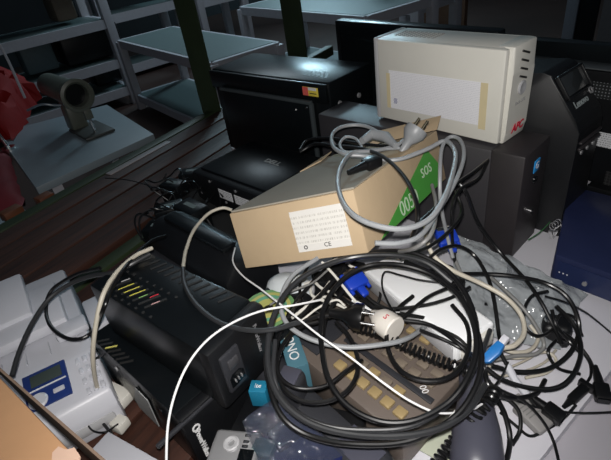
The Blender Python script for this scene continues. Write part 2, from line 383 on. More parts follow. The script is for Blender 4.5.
# ================================================================== WHITE UPS
up = thing('power_supply_unit', 'cream white power backup unit with taped printed sheet standing on the charcoal tower', 'power unit', (0, 0, .216))
MB().box((.141, .046, .0825), (.262, .080, .163), .006).build('core', CREAM2, up)
MB().box((.145, .0055, .083), (.268, .013, .160), .004).build('side_panel', CREAM, up)
MB().box((.145, .0865, .083), (.268, .013, .160), .004).build('side_panel', CREAM, up)
MB().box((.0055, .046, .0825), (.011, .090, .163), .003).build('rear_cap', GREYP, up)
b = MB(); b.poly([(.256, 0, .0), (.282, 0, .0), (.285, 0, .02), (.287, 0, .120), (.286, 0, .165), (.256, 0, .165)], .070, (0, 1, 0), .003); b.xf(Matrix.Translation((0, .012, 0))); b.build('front_bezel', CREAM, up)
for k in range(4): MB().box((.2875, .046, .150-.0135*k), (.002, .026, .0035), .0008, Matrix.Rotation(-.35, 3, 'X')).build('vent_slot', INKK, up)
MB().lathe([(0, 0), (.0115, 0), (.012, .002), (.010, .0035), (.0, .0022)], (.2865, .046, .092), 24, Matrix.Rotation(PI/2, 3, 'Y')).build('power_button', GREYP, up)
text('APC', .020, REDL, up, pl((.2874, .047, .022), (0, 1, 0), (0, 0, 1)), 'logo', .0004, .25, .0006)
text('Back-UPS', .0085, mat('grey_ink', (.3, .3, .3), .5), up, pl((.2875, .046, .068), (0, 1, .0), (0, 0, 1)), 'model_lettering')
for k in range(9):
    for j in range(9): 
        pass
b = MB()
for k in range(10):
    for j in range(7): b.box((.035+.0095*k, .028+.0055*j, .1642), (.0055, .0022, .001))
b.build('top_vent', mat('vent_shadow', (.30, .29, .27), .7), up)
for x in (.03, .24): MB().box((x, .046, -.0005), (.02, .07, .001)).build('foot', RUB, up)
sh = thing('printed_sheet', 'white printed sheet taped across the side of the cream power unit', 'paper', M=pl((.143, -.0017, .069+.216), (1, 0, .01), (0, 0, 1)))
b = MB(); b.box((0, 0, 0), (.206, .076, .0006)); b.build('sheet', PAPER, sh)
for x, w, h in ((-.105, .009, .070), (.104, .0135, .082)):
    MB().box((x, -.003, .0006), (w, h, .0005)).build('tape', TAPE, sh)
b = MB()
for i in range(3):
    for j in range(4): b.box((-.0915+.003*i+.001*(j % 2), -.026+.0028*j, .0005), (.0018, .0018, .0003))
b.build('stamp_mark', mat('blue_ink', (.12, .13, .3), .6), sh)

# ================================================================== LARGE BLACK PC / PRINTER (upper left of pile)
pc = thing('black_case', 'large black box shaped case with yellow and red sticker and raised front panel', 'computer', (-.625, -.028, 0), math.radians(7))
MB().box((.2275, .090, .131), (.455, .176, .256), .005).build('body', BLKM, pc)
MB().box((.225, -.0035, .232), (.452, .011, .048), .003).build('upper_front', BLKM, pc)
b = MB(); b.box((.225, -.008, .105), (.36, .016, .205), .006); b.build('front_panel', BLKM, pc)
MB().box((.225, -.014, .209), (.36, .012, .010), .003).build('panel_lip', mat('lip', (.05, .06, .065), .35), pc)
MB().box((.401, -.012, .105), (.010, .012, .205), .003).build('panel_side_lip', mat('lip', (.05, .06, .065), .35), pc)
MB().lathe([(0, 0), (.004, 0), (.003, .003), (0, .003)], (.392, -.020, .197), 12, Matrix.Rotation(PI/2, 3, 'X')).build('screw', CHROME, pc)
MB().lathe([(0, 0), (.003, 0), (.0, .004)], (.352, -.018, .186), 3, Matrix.Rotation(PI/2, 3, 'X')).build('arrow_mark', INKW, pc)
s = MB().box((.402, -.0095, .236), (.050, .001, .022), .0003).build('warning_sticker', mat('sticker_yellow', (.75, .60, .08), .5), pc)
MB().box((.386, -.0103, .236), (.018, .0008, .021)).build('red_patch', mat('sticker_red', (.7, .12, .10), .5), s)
MB().box((.409, -.0103, .243), (.026, .0008, .007)).build('white_patch', INKW, s)
MB().box((.411, -.0105, .232), (.022, .0006, .002)).build('print_line', INKK, s)
for y, z in ((.035, .198), (.115, .192), (.05, .1)): MB().lathe([(0, 0), (.007, 0), (.006, .003), (0, .003)], (.455, y, z), 16, Matrix.Rotation(PI/2, 3, 'Y')).build('screw', SILV, pc)
MB().box((.456, .09, .165), (.004, .15, .012), .001).build('side_rib', BLKM, pc)
b = MB()
for k in range(6): b.box((.34+.014*k, .05, .2592), (.005, .045, .0006), 0, Matrix.Rotation(.5, 3, 'Z'))
b.build('top_vent', INKK, pc)
for x in (.03, .42):
    for y in (.02, .15): MB().cyl((x, y, 0), (x, y, .004), .01).build('foot', RUB, pc)

# ================================================================== MONITORS
def monitor(name, label, x0, x1, y, z0, z1, yaw=0, back=False):
    w = x1-x0; h = z1-z0
    t = thing(name, label, 'monitor', (x0+w/2, y, 0), yaw)
    MB().box((0, 0, z0+h/2), (w, .035, h), .006).build('housing', BLKM, t)
    MB().box((0, .03, z0+h*.45), (w*.3, .04, h*.5), .01).build('rear_bulge' if not back else 'panel_bulge', BLK, t)
    MB().box((0, .02, z0*.5+.02), (.06, .03, z0+.04)).build('stand_neck', BLK, t)
    MB().box((0, .02, .006), (min(.24, w*.6), .18, .012), .004).build('stand_base', BLK, t)
    return t
m1 = monitor('flat_monitor', 'black flat monitor standing behind the case and the white unit', -.41, .11, .30, .05, .335, math.radians(-1.5))
MB().box((0, -.0185, .195), (.48, .002, .25)).build('screen', BLKG, m1)
m2 = thing('wide_monitor', 'large dark monitor seen from behind with perforated grille and white label', 'monitor', (.47, .345, 0), math.radians(-2))
MB().box((0, .03, .155), (.68, .03, .285), .004).build('front_shell', BLKM, m2)
MB().box((0, -.002, .1375), (.66, .05, .245), .008).build('rear_shell', BLK, m2)
MB().box((0, -.004, .262), (.66, .046, .003), .001).build('top_edge', mat('edge_grey', (.09, .10, .105), .35), m2)
for x, w in ((-.31, .10), (.03, .42)):
    g = MB().box((0, 0, 0), (w, .032, .001)).build('speaker_grille', GRILLE, m2); g.matrix_basis = pl((x, -.0275, .222), (1, 0, 0), (0, 0, 1))
g = MB().box((0, 0, 0), (.30, .045, .001)).build('vent_grid', GRID, m2); g.matrix_basis = pl((.045, -.0275, .030), (1, 0, 0), (0, 0, 1))
g = MB().box((0, 0, 0), (.10, .032, .001)).build('rating_label', PRINTS, m2); g.matrix_basis = pl((-.100, -.0277, .120), (1, 0, 0), (0, 0, 1))
MB().box((0, .03, .010), (.26, .16, .02), .004).build('stand_base', BLK, m2)

# black office tower with sloping head (front faces right)
lt = thing('black_tower', 'black tower with sloping display head behind the charcoal tower', 'computer', (.045, .106, 0))
b = MB(); b.poly([(-.12, 0, 0), (.325, 0, 0), (.325, 0, .220), (.316, 0, .238), (.262, 0, .312), (.248, 0, .316), (-.12, 0, .27)], .098, (0, 1, 0), .003); b.build('body', BLK, lt)
sl = Vector((.050, 0, -.070)).normalized(); nn = Vector((.070, 0, .050)).normalized()
c0 = Vector((.289, .049, .275))
M0 = pl(c0+nn*.001, (0, 1, 0), -sl)
g = MB().box((0, .017, .002), (.080, .036, .003), .001).build('display', mat('dim_display', (.03, .033, .035), .08), lt); g.matrix_basis = M0
b = MB(); b.box((0, .037, .003), (.092, .005, .007), .002); b.box((0, -.004, .003), (.092, .004, .006), .001); b.box((-.044, .016, .003), (.004, .045, .007), .001); b.box((.044, .016, .003), (.004, .045, .007), .001)
g = b.build('display_frame', BLK, lt); g.matrix_basis = M0
text('Lenovo', .017, mat('dim_silver_ink', (.30, .34, .34), .4), lt, M0 @ Matrix.Translation((-.008, -.020, .002)), 'logo', .0003, 0, .0004)
g = MB().lathe([(.004, 0), (.0065, 0), (.0065, .002), (.004, .002)], (.036, -.012, .002), 20).build('ring_button', SILV, lt); g.matrix_basis = M0
for k in range(2): MB().box((.327, .049, .205-.012*k-.006), (.006, .085, .005), .002).build('bezel_ridge', CHARF, lt)
for k in range(3): MB().lathe([(0, 0), (.004, 0), (.004, .002), (0, .002)], (.325, .025+.024*k, .175), 12, Matrix.Rotation(PI/2, 3, 'Y')).build('port', SILV, lt)

# blue box
bb = thing('switch_box', 'navy blue metal box with white print at the right edge', 'switch box', (.417, -.030, 0), math.radians(2))
b = MB(); b.poly([(.0, 0, .006), (.26, 0, .006), (.26, .24, .006), (-.055, .24, .006), (-.06, .20, .006)], .056, bev=.005); b.build('housing', NAVY, bb)
MB().poly([(.008, -.0012, .010), (.255, -.0012, .010), (.255, -.0012, .052), (.008, -.0012, .052)], .0014, (0, 1, 0)).build('front_panel', NAVYP, bb)
text('• • •', .010, INKW, bb, pl((.020, -.0022, .030), (1, 0, 0), (0, 0, 1)), 'front_print')
MB().lathe([(0, 0), (.004, 0), (.004, .003), (0, .003)], (.055, -.001, .026), 12, Matrix.Rotation(PI/2, 3, 'X')).build('button', SILV, bb)
for x in (.03, .22):
    for y in (.03, .2): MB().cyl((x, y, 0), (x, y, .007), .008).build('foot', RUB, bb)

# black flat device with pale labels
bd = thing('black_flat_device', 'black flat device with two white barcode labels and silver logo behind the carton', 'device', (-.385, -.285, 0), math.radians(6))
MB().box((.145, .11, .055), (.29, .22, .09), .010).build('body', BLK, bd)
MB().box((.145, .11, .102), (.25, .18, .006), .003).build('lid', BLKM, bd)
text('DELL', .024, mat('silver_ink', (.28, .30, .30), .3), bd, pl((.175, .130, .1055), (1, 0, 0), (0, 1, 0)), 'logo', .0003, 0, .0005)
for x, w in ((.135, .050), (.205, .070)):
    g = MB().box((0, 0, 0), (w, .024, .001)).build('barcode_label', PRINTS, bd); g.matrix_basis = pl((x, -.0008, .066), (1, 0, 0), (0, 0, 1))
for k in range(5): MB().lathe([(0, 0), (.0035, 0), (.0035, .0015), (0, .0015)], (.03+.05*k, -.0005, .09 if k % 2 else .045), 10, Matrix.Rotation(PI/2, 3, 'X')).build('screw', SILV, bd)
MB().box((.145, .11, .005), (.26, .19, .010)).build('foot', RUB, bd)

# drum-like black unit left of the device / behind the dark power units
c = at(215, 250, .11)
du = thing('black_printer_part', 'black rounded plastic unit lying behind the stacked black power boxes', 'device', (c.x-.03, c.y, 0), math.radians(5))
b = MB(); b.poly([(-.15, -.05, 0), (-.15, .07, 0), (-.15, .07, .08), (-.15, .03, .125), (-.15, -.02, .13), (-.15, -.05, .10)], .27, (1, 0, 0), .012); b.build('body', BLK, du)
MB().box((-.02, -.0, .133), (.2, .03, .012), .005).build('handle', BLKM, du)
MB().tube([(-.14, -.058, .055), (.11, -.058, .055)], .022, 16).build('roller', SLATED, du)

# ================================================================== STACKED BLACK POWER BOXES
lo = thing('black_power_box', 'lower black power backup box with grey side sticker, underneath the other one', 'power unit', (.0, -.690, -.018), math.radians(7))
MB().box((.118, .07, .059), (.236, .135, .110), .004).build('housing', BLKM, lo)
MB().box((.244, .07, .059), (.018, .138, .114), .004).build('front_bezel', BLK, lo)
b = MB(); b.poly([(.10, -.0, .02), (.155, -.0, .02), (.165, -.0, .09), (.135, -.0, .095), (.10, -.0, .04)], .0015, (0, -1, 0)); b.build('rating_sticker', mat('grey_sticker', (.30, .31, .31), .5), lo)
M1 = pl((.2535, .016, .058), (0, 0, -1), (0, 1, 0))
text('PowerWalker', .0105, INKW, lo, M1 @ Matrix.Translation((.006, 0, 0)), 'logo', .0003, 0, .0003)
g = MB().lathe([(.0035, 0), (.006, 0), (.006, .001), (.0035, .001)], (-.030, .0, 0), 20).build('logo_ring', INKW, lo); g.matrix_basis = M1
MB().box((.252, .03, .11), (.006, .13, .006), .002).build('bezel_ridge', SLATED, lo)
b = MB()
for k in range(7): b.box((.03+.012*k, .012, .1142), (.004, .02, .0006), 0, Matrix.Rotation(-.7, 3, 'Z'))
b.build('vent_slot', INKK, lo)
MB().box((.055, .013, .1147), (.003, .018, .0005), 0, Matrix.Rotation(-.7, 3, 'Z')).build('lit_slot', mat('yellow_slot', (.65, .60, .15), .5), lo)
for k in range(4): MB().lathe([(0, 0), (.004, 0), (.004, .002), (0, .002)], (.02+.06*k, .001, .095), 10, Matrix.Rotation(PI/2, 3, 'X')).build('screw', SILV if k == 1 else BLKG, lo)
for x in (.03, .21):
    for y in (.02, .12): MB().cyl((x, y, 0), (x, y, .005), .008).build('foot', RUB, lo)

uy = math.radians(11.3)
ub = thing('black_power_box', 'upper black power backup box with coloured vent slots, lying on the other', 'power unit', (.030, -.657, .0985), uy)
MB().box((.118, .048, .051), (.236, .096, .099), .005).build('housing', BLKM, ub)
MB().box((.246, .048, .051), (.022, .099, .101), .006).build('rear_bezel', BLK, ub)
b = MB()
for k in range(7): b.box((.045+.0135*k, .026, .1012), (.0035, .030, .0006), 0, Matrix.Rotation(-.45, 3, 'Z'))
b.build('vent_slot', INKK, ub); b = MB()
for k in range(12): b.box((.03+.016*k, .080, .1012), (.0035, .024, .0006), 0, Matrix.Rotation(-.45, 3, 'Z'))
b.build('vent_slot', INKK, ub)
cols = [('slot_white', (.5, .5, .5)), ('slot_yellow', (.62, .58, .08)), ('slot_yellow', (.62, .58, .08)), ('slot_yellow', (.62, .58, .08)), ('slot_green', (.2, .4, .12)), ('slot_red', (.6, .04, .06)), ('slot_pink', (.5, .3, .3))]
for k, (n_, c_) in enumerate(cols):
    MB().box((.045+.0135*k, .026+(.008 if k in (0, 5) else 0), .1017), (.0013, .022 if k in (1, 2, 3) else .012, .0005), 0, Matrix.Rotation(-.45, 3, 'Z')).build('slot_light', mat(n_, c_, .4), ub)  # coloured strips painted to stand for light seen through the slots
b = MB()
for k in range(8):
    for j in range(2): b.lathe([(0, 0), (.0022, 0), (.0022, .0008), (0, .0008)], (.03+.016*k, .006+.042*j, .101), 8)
b.build('vent_hole', INKK, ub)
M2 = pl((.2575, .025, .055), (0, 1, 0), (0, 0, 1))
g = MB().box((0, 0, .001), (.030, .062, .006), .003).build('socket_plate', SLATED, ub); g.matrix_basis = M2
g = MB().box((.0, .014, .005), (.016, .014, .004), .002).build('power_switch', mat('switch_black', (.05, .05, .055), .3), ub); g.matrix_basis = M2
g = MB().poly([(-.011, -.022, .004), (.011, -.022, .004), (.011, -.008, .004), (.006, -.003, .004), (-.006, -.003, .004), (-.011, -.008, .004)], .0016).build('inlet', BLKG, ub); g.matrix_basis = M2
for k in (-1, 0, 1):
    g = MB().box((.005*k, -.013, .0065), (.0012, .005, .003)).build('inlet_pin', SILV, ub); g.matrix_basis = M2
text('PowerWalker', .0085, mat('grey_print', (.22, .22, .23), .5), ub, pl((.2575, .073, .062), (0, 0, -1), (0, 1, 0)), 'logo', .0003)

# ================================================================== FAX
fx = thing('fax_machine', 'white desktop fax with navy display panel and keypad at the left edge', 'fax machine', M=frame((.094, -.700, -.018), (-.992, .125, 0)))
# local x runs away along the body, local y towards the photographer's left
D = 1
b = MB(); b.poly([(.0, 0, .004), (.0, .0, .045), (.015, 0, .072), (.10, 0, .088), (.36, 0, .096), (.36, 0, .004)], .24, (0, 1, 0), .006); b.build('body', WHITE, fx)
def top(x): return .072+(x-.015)*.19 if x < .10 else .088+(x-.10)*.03
pan = MB().box((0, 0, 0), (.068, .062, .004), .0015).build('display_panel', mat('fax_navy', (.015, .035, .16), .35), fx)
pan.matrix_basis = pl((.070, .078, top(.070)+.001), (-1, .05, -.16), (0, -1, 0))
g = MB().box((-.016, .002, .003), (.021, .044, .002), .0006).build('lcd', SCREEN, pan)
g = MB().box((.001, .0, .003), (.0012, .056, .002)).build('white_line', INKW, pan)
g = MB().box((.018, .015, .003), (.008, .016, .003), .003).build('oval_button', WHITE, pan)
g = MB().lathe([(0, 0), (.013, 0), (.0135, .002), (.011, .004), (.004, .0035), (0, .004)], (.022, -.014, .002), 28).build('navigation_dial', WHITE, pan)
for i in range(5):
    for j in range(4):
        x = .035+.026*i; y = .012+.012*j if i > 1 else .008+.009*j
        if i <= 3 and j < 3:
            g = MB().box((0, 0, 0), (.013, .006, .003), .0015).build('key', mat('fax_key', (.60, .61, .66), .4), fx); g.matrix_basis = pl((.025+.020*i, .008+.0105*j, top(.025+.020*i)+.001), (-1, 0, -.05), (0, -1, 0))
            for q_ in (): pass
MB().box((.235, .12, .104), (.13, .20, .022), .006).build('paper_cover', WHITE, fx)
MB().box((.275, .15, .122), (.12, .17, .018), .005, Matrix.Rotation(-.12, 3, 'Y')).build('paper_tray', WHITE, fx)
MB().box((.155, .02, .099), (.035, .05, .014), .004).build('corner_hook', WHITE, fx)
MB().box((.20, -.02, .055), (.09, .03, .05), .005).build('side_handset_rest', WHITE, fx)
for k in range(4): MB().box((.140, .06+.035*k, .094), (.030, .0015, .003)).build('guide_rib', mat('rib_grey', (.5, .51, .55), .4), fx)
MB().box((.004, .12, .030), (.016, .22, .022), .008).build('front_lip', GREYP, fx)

# foreground cardboard carton
A_ = at(0, 377, .30); B_ = at(67, 447, .30); dirx = (B_-A_).normalized(); dy = Vector((dirx.y, -dirx.x, 0))
o0 = A_-dirx*.10; o0.z = -.018
fc = thing('cardboard_carton', 'brown cardboard carton cut off at the lower left corner of the frame', 'carton', M=frame(o0, dirx))
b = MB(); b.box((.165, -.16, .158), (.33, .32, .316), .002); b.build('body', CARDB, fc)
b = MB(); b.hexa((.02, .001, .312), (.30, .012, -.006), (.0, .010, -.11), (0, .002, .001)); b.build('flap', mat('shaded_cardboard_flap', (.13, .09, .065), .8), fc)  # flap colour darkened to stand for the shade on the carton side
b = MB(); n = 9
fi = fc.matrix_basis.inverted(); b.poly([(lambda v: (v.x, v.y, .3162))(fi @ at(x_, y_, .3)) for x_, y_ in [(52, 452), (58, 446), (66, 449), (74, 447), (80, 456), (74, 475), (50, 475)]][::-1], .0012); b.build('torn_paper', mat('torn_paper', (.40, .27, .20), .8), fc)

# white foreground lid
w0, w1 = at(108, 431, .05), at(170, 466, .05); dv = (w1-w0).normalized()
tag(MB().hexa(w0+Vector((0, 0, -.05)), dv*.16, Vector((-dv.y, dv.x, 0))*-.032+dv*-.0, Vector((0, 0, .05)), .002).build('white_plastic_case', WHITE), 'white flat plastic case between the brown carton and black power boxes', 'case')
c = at(104, 395, -.01); tag(MB().box((c.x, c.y+.004, .0), (.11, .03, .02), .004, Matrix.Rotation(.35, 3, 'Z')).build('white_adapter', CREAM2), 'small white wall box on boards beside the fax front', 'adapter')

# ================================================================== CARTON ON THE PILE
P0 = Vector((.271, -.349, .29)); Wd = Vector((.8301, .5011, .2447))*-.200; Dn = Vector((.3575, -.1414, -.9231))*.088; Dp = Vector((-.076, .289, -.04))
cb = thing('cardboard_box', 'tan flat cardboard box with white label and green print on top of heap', 'box', P0)
MB().hexa((0, 0, 0), Wd, Dp, Dn, .0015).build('body', CARD, cb)
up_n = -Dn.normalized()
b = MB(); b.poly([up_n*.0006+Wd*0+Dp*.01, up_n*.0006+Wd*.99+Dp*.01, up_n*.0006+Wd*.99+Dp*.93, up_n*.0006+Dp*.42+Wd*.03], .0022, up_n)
b.build('shaded_lid', CARDT, cb)  # sheet that carries the painted shade of the box top
# raised back flap and torn corner
b = MB(); b.hexa(Dp+up_n*.001, Wd*.7, up_n*.018+Dp*.10, Dp.normalized()*.003); b.build('flap', CARD, cb)
b = MB(); b.poly([Wd*1.0+Dp*.62+up_n*.002, Wd*.90+Dp*.75+up_n*.006, Wd*.97+Dp*.95+up_n*.008, Wd*1.05+Dp*.9+up_n*.002], .002, up_n); b.build('torn_flap', CARD, cb)
nf = (-Dp).normalized(); nf = (Wd.cross(Dn)).normalized()
if nf.dot(Dp) > 0: nf = -nf
Wr = -Wd.normalized()
lab = MB().box((0, 0, 0), (.082, .060, .0008)).build('shipping_label', PRINT, cb); lab.matrix_basis = pl(Wd*.30+Dn*.50+nf*.0012, Wr, -Dn)
MB().box((0, .026, .0006), (.080, .007, .0005)).build('label_header', LABEL, lab)
MB().box((0, -.024, .0006), (.080, .009, .0005)).build('label_footer', LABEL, lab)
text('CE', .009, INKK, lab, Matrix.Translation((.006, -.0235, .0012)), 'ce_mark')
g = MB().lathe([(.0018, 0), (.003, 0), (.003, .0003), (.0018, .0003)], (-.028, -.0235, .0012), 16).build('round_mark', INKK, lab)
ns = Dp.cross(Dn).normalized()
if ns.dot(Wd) > 0: ns = -ns
d_ = Dp; e_ = Dn
gp = [d_*.16+e_*.97, d_*.98+e_*.98, d_*.98+e_*.55, d_*.74+e_*.22]
b = MB(); b.poly([p+ns*.0006 for p in [d_*.13+e_*.98, d_*.93+e_*.98, d_*.93+e_*.62, d_*.80+e_*.18]], .0006, ns); gl = b.build('green_print', GREENL, cb)
Mt = pl(d_*.63+e_*.62+ns*.0016, Dp, -Dn)
text('sos', .034, mat('pale_green_ink', (.55, .70, .50), .5), gl, Mt @ Matrix.Translation((.035, .010, 0)), 'green_lettering', .0002)
text('0050', .034, mat('pale_green_ink', (.55, .70, .50), .5), gl, Mt @ Matrix.Translation((-.05, -.018, 0)), 'green_lettering', .0002)

# ================================================================== TELEPHONE IN THE HEAP
ph = thing('desk_telephone', 'brown grey desk telephone with yellowed keys beneath black cable loops', 'telephone', (.205, -.480, 0), math.radians(1))
b = MB(); b.poly([(0, 0, .004), (.245, 0, .004), (.245, 0, .068), (.0, 0, .082)], .175, (0, 1, 0), .006); b.build('body', BRNP, ph)
def pt(x): return .082-.014*x/.245+.0005
def key(x, y, w, h, m, z=.004, name='key'):
    g = MB().box((x, y, pt(x)+z/2), (w, h, z+.002), .0018); return g.build(name, m, ph)
for i in range(6): key(.118+.0205*i, .026, .0155, .0145, YELK)
for i in range(5): key(.118+.0205*i, .048, .0155, .0135, BRNK if i % 2 else YELK)
MB().box((.165, .0655, pt(.165)+.001), (.15, .009, .003), .001, Matrix.Rotation(.057, 3, 'Y')).build('index_strip', SLATED, ph)
for r in range(5):
    for i in range(6):
        key(.108+.0225*i, .085+.0185*r, .016, .0115, YELK if (r == 3 and i < 4) or (r == 4 and i in (1, 3)) else BRNK)
text('00', .013, INKW, ph, Matrix.Translation((.222, .072, pt(.222)+.003)) @ Matrix.Rotation(-.5, 4, 'Z'), 'print_mark')
MB().lathe([(0, 0), (.007, 0), (.006, .004), (0, .003)], (.025, .120, pt(.02)), 16).build('hook_button', SLATED, ph)
MB().box((.065, .118, pt(.06)+.001), (.016, .012, .003), .001).build('orange_lamp', mat('orange_plastic', (.55, .12, .03), .4), ph)
MB().box((.045, .055, pt(.045)+.001), (.075, .08, .003), .001).build('display_bezel', SLATED, ph)

hs = thing('telephone_handset', 'dark slate handset lying along the near side of the brown telephone', 'handset', (.205, -.515, .004), math.radians(-1))
b = MB(); b.box((.045, 0, .038), (.085, .055, .070), .02, seg=3); b.build('earpiece', SLATED, hs)
b = MB(); b.box((.215, 0, .034), (.075, .055, .066), .016, seg=3); b.build('mouthpiece', SLATED, hs)
MB().box((.13, 0, .052), (.13, .038, .030), .010).build('grip', SLATED, hs)
MB().box((.215, 0, .0675), (.052, .036, .002), .001).build('inset_panel', SLATE, hs)

h0, h1 = at(473, 362, .075), at(478, 478, .075); hv = (h1-h0)
h2 = thing('telephone_handset', 'slate blue handset standing out at the bottom right of the heap', 'handset', M=frame((h0.x, h0.y, .0), hv))
Lh = hv.length
prof = []
b = MB()
rr = []
pts = [(Lh*t, 0, .064+.014*math.sin(PI*t)) for t in [i/16 for i in range(17)]]
b.tube(pts, .02, 20, [.010, .014, .016, .0165, .0165, .017, .018, .019, .0205, .022, .0235, .0245, .025, .026, .026, .024, .018])
for v in b.bm.verts: v.co.y *= 1.12
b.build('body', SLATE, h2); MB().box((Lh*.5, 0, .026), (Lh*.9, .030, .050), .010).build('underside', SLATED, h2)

# dark slate adapter and big dark body near loops
c = at(293, 392, .075)
ad = thing('power_adapter', 'dark slate grey block adapter standing upright left of the telephone', 'adapter', (c.x, c.y, .0), math.radians(25))
MB().box((0, 0, .055), (.034, .034, .105), .008, seg=3).build('body', SLATED, ad)
MB().box((0, 0, .109), (.026, .026, .004), .002).build('top_cap', SLATE, ad)

# teal cartons
c = at(289, 338, .094)
tb = thing('teal_carton', 'slim grey teal carton with white lettering between cables, beside upper black box', 'carton', (c.x, c.y, 0), math.atan2((at(302, 375, .094)-at(278, 303, .094)).y, (at(302, 375, .094)-at(278, 303, .094)).x))
MB().box((-.012, 0, .047), (.135, .028, .094), .001).build('body', TEAL, tb)
text('ONU', .020, INKW, tb, pl((.020, 0, .0946), (-1, 0, 0), (0, -1, 0)), 'lettering')
MB().box((-.055, .0, .0945), (.03, .022, .0006)).build('pale_patch', mat('pale_teal', (.30, .42, .44), .5), tb)
c = at(258, 386, .11)
t2 = thing('teal_packet', 'small bright teal packet with white lettering beside the black power boxes', 'packet', (c.x, c.y, .085), math.radians(40))
MB().box((0, 0, .010), (.022, .018, .03), .001).build('body', TEALB, t2)
text('ite', .009, INKW, t2, pl((0, 0, .0255), (1, 0, 0), (0, 1, 0)), 'lettering')

# green disc, white dome
c = at(268, 306, .125)
dk = thing('disc', 'green and yellow printed disc peeking between black box and carton', 'disc', (c.x, c.y, .120), 0)
for i, (r0, r1, m) in enumerate([(.034, .040, mat('disc_green', (.16, .32, .13), .3)), (.028, .034, mat('disc_yellow', (.45, .45, .14), .3)), (.021, .028, mat('disc_green2', (.13, .36, .22), .3)), (.0075, .021, mat('disc_yellow', (.45, .45, .14), .3))]):
    MB().lathe([(r0, 0), (r1, 0), (r1, .0012), (r0, .0012)], (0, 0, 0), 40).build('printed_ring', m, dk)
tag(MB().box((c.x+.0, c.y+.02, .060), (.085, .085, .118), .004).build('black_box', BLK), 'plain black box beneath the green printed disc', 'box')
c = at(287, 278, .13)
wd = thing('white_charger', 'white rounded charger under the front edge of cardboard box', 'charger', (c.x, c.y, .085), .6)
b = MB(); b.lathe([(0, 0), (.030, 0), (.034, .008), (.034, .022), (.029, .036), (.018, .045), (0, .048)], (0, 0, 0), 32, None, (1.15, .85, 1)); b.build('body', mat('white_dome', (.62, .66, .68), .35), wd)
MB().box((0.02, 0, .024), (.045, .010, .012), .003).build('socket', GREYP, wd)
tag(MB().box((c.x+.01, c.y+.01, .042), (.09, .07, .084), .005).build('black_adapter_box', BLK), 'black adapter block beneath the white rounded charger', 'adapter')

# white long adapter
a0, a1 = at(409, 259, .125), at(493, 319, .125)
wv = (a1-a0); wv.z = 0
wa = thing('power_brick', 'long white power brick with grey edge lying across the telephone', 'power brick', M=frame((a0.x, a0.y, .088), wv))
Lw = .200
b = MB(); b.box((Lw/2-.03, -.034, .018), (Lw, .068, .034), .005, seg=3); b.build('body', BRICKW, wa)
MB().box((Lw/2-.03, -.0695, .016), (Lw-.01, .003, .024), .001).build('side_band', GREYP, wa)
MB().box((Lw-.028, -.034, .017), (.010, .052, .026), .004).build('end_cap', CREAM2, wa)

# silver gadget
c = at(232, 452, .08)
sg = thing('silver_handset_base', 'small silver gadget with round control pad at the bottom edge', 'gadget', (c.x, c.y, 0), math.radians(38))
MB().box((0, 0, .040), (.060, .060, .080), .006, seg=3).build('body', SILV, sg)
MB().lathe([(.004, 0), (.010, 0), (.010, .002), (.008, .003), (.004, .002)], (-.004, .010, .080), 24).build('control_pad', GREYP, sg)
MB().box((.018, -.008, .0805), (.018, .026, .002), .001).build('display', BLKG, sg)
for k in range(3): MB().box((.014, .022-.008*k if k < 1 else .020-.006*k, .0805), (.008, .004, .002), .001).build('button', CHROME, sg)

# ================================================================== BAGS
q = [at(450, 230, .10), at(588, 294, .02), at(562, 352, .01), at(462, 330, .03)]
b = MB(); n = 34; g = []
for i in range(n+1):
    row = []
    for j in range(n+1):
        u, v = i/n, j/n; p = (q[0]*(1-u)+q[1]*u)*(1-v)+(q[3]*(1-u)+q[2]*u)*v
        e = (16*u*(1-u)*v*(1-v))**.4; s_ = Vector((p.x*22, p.y*22, 1.7))
        z = p.z*(1-.0*v)+e*(.030-.045*abs(noise.noise(s_*.6))+.014*noise.noise(s_*.9)-.012*abs(noise.noise(s_*1.9)))
        row.append(b.bm.verts.new((p.x+.006*noise.noise(s_*2), p.y+.008*noise.noise(s_*1.7+Vector((3, 1, 2))), max(z, .004))))
    g.append(row)
for i in range(n):
    for j in range(n): b.bm.faces.new([g[i][j], g[i+1][j], g[i+1][j+1], g[i][j+1]])
lowr = {}
for i in range(n+1):
    for j in range(n+1):
        v = g[i][j]; e = (16*(i/n)*(1-i/n)*(j/n)*(1-j/n))**.4; lowr[i, j] = v if i in (0, n) or j in (0, n) else b.bm.verts.new((v.co.x, v.co.y, max(.002, v.co.z-.030*e-.002)))
for i in range(n):
    for j in range(n):
        try: b.bm.faces.new([lowr[i, j], lowr[i, j+1], lowr[i+1, j+1], lowr[i+1, j]])
        except ValueError: pass
tag(b.build('plastic_bag', BAG), 'cloudy grey plastic bag spread in front of the charcoal tower', 'bag')

q = [at(244, 420, .11), at(272, 398, .12), at(352, 455, .07), at(262, 490, .09)]
cbg = blob(9, q, .0, .035, 26); o = cbg.build('clear_bag', CLEAR); tag(o, 'clear shiny plastic bag at the bottom edge covering blue packets', 'bag')
for i, (p, m, s_) in enumerate([((300, 448, .07), mat('dark_blue_packet', (.010, .016, .07), .35), (.09, .06, .02)), ((262, 445, .08), mat('teal_packet', (.015, .07, .08), .35), (.03, .022, .02)), ((332, 450, .06), mat('pale_blue_packet', (.25, .30, .42), .35), (.03, .025, .015)), ((285, 430, .08), mat('black_packet', (.015, .016, .03), .3), (.04, .03, .02))]):
    c = at(*p); tag(MB().box((c.x, c.y, c.z-s_[2]/2), s_, .004, Matrix.Rotation(.5*i, 3, 'Z')).build('packet', m), ['dark blue packet inside the clear bag near the bottom middle', 'dark teal packet inside the clear bag beside the silver gadget', 'pale blue packet inside the clear bag at its right end', 'black packet inside the clear bag below the black cable loops'][i], 'packet')
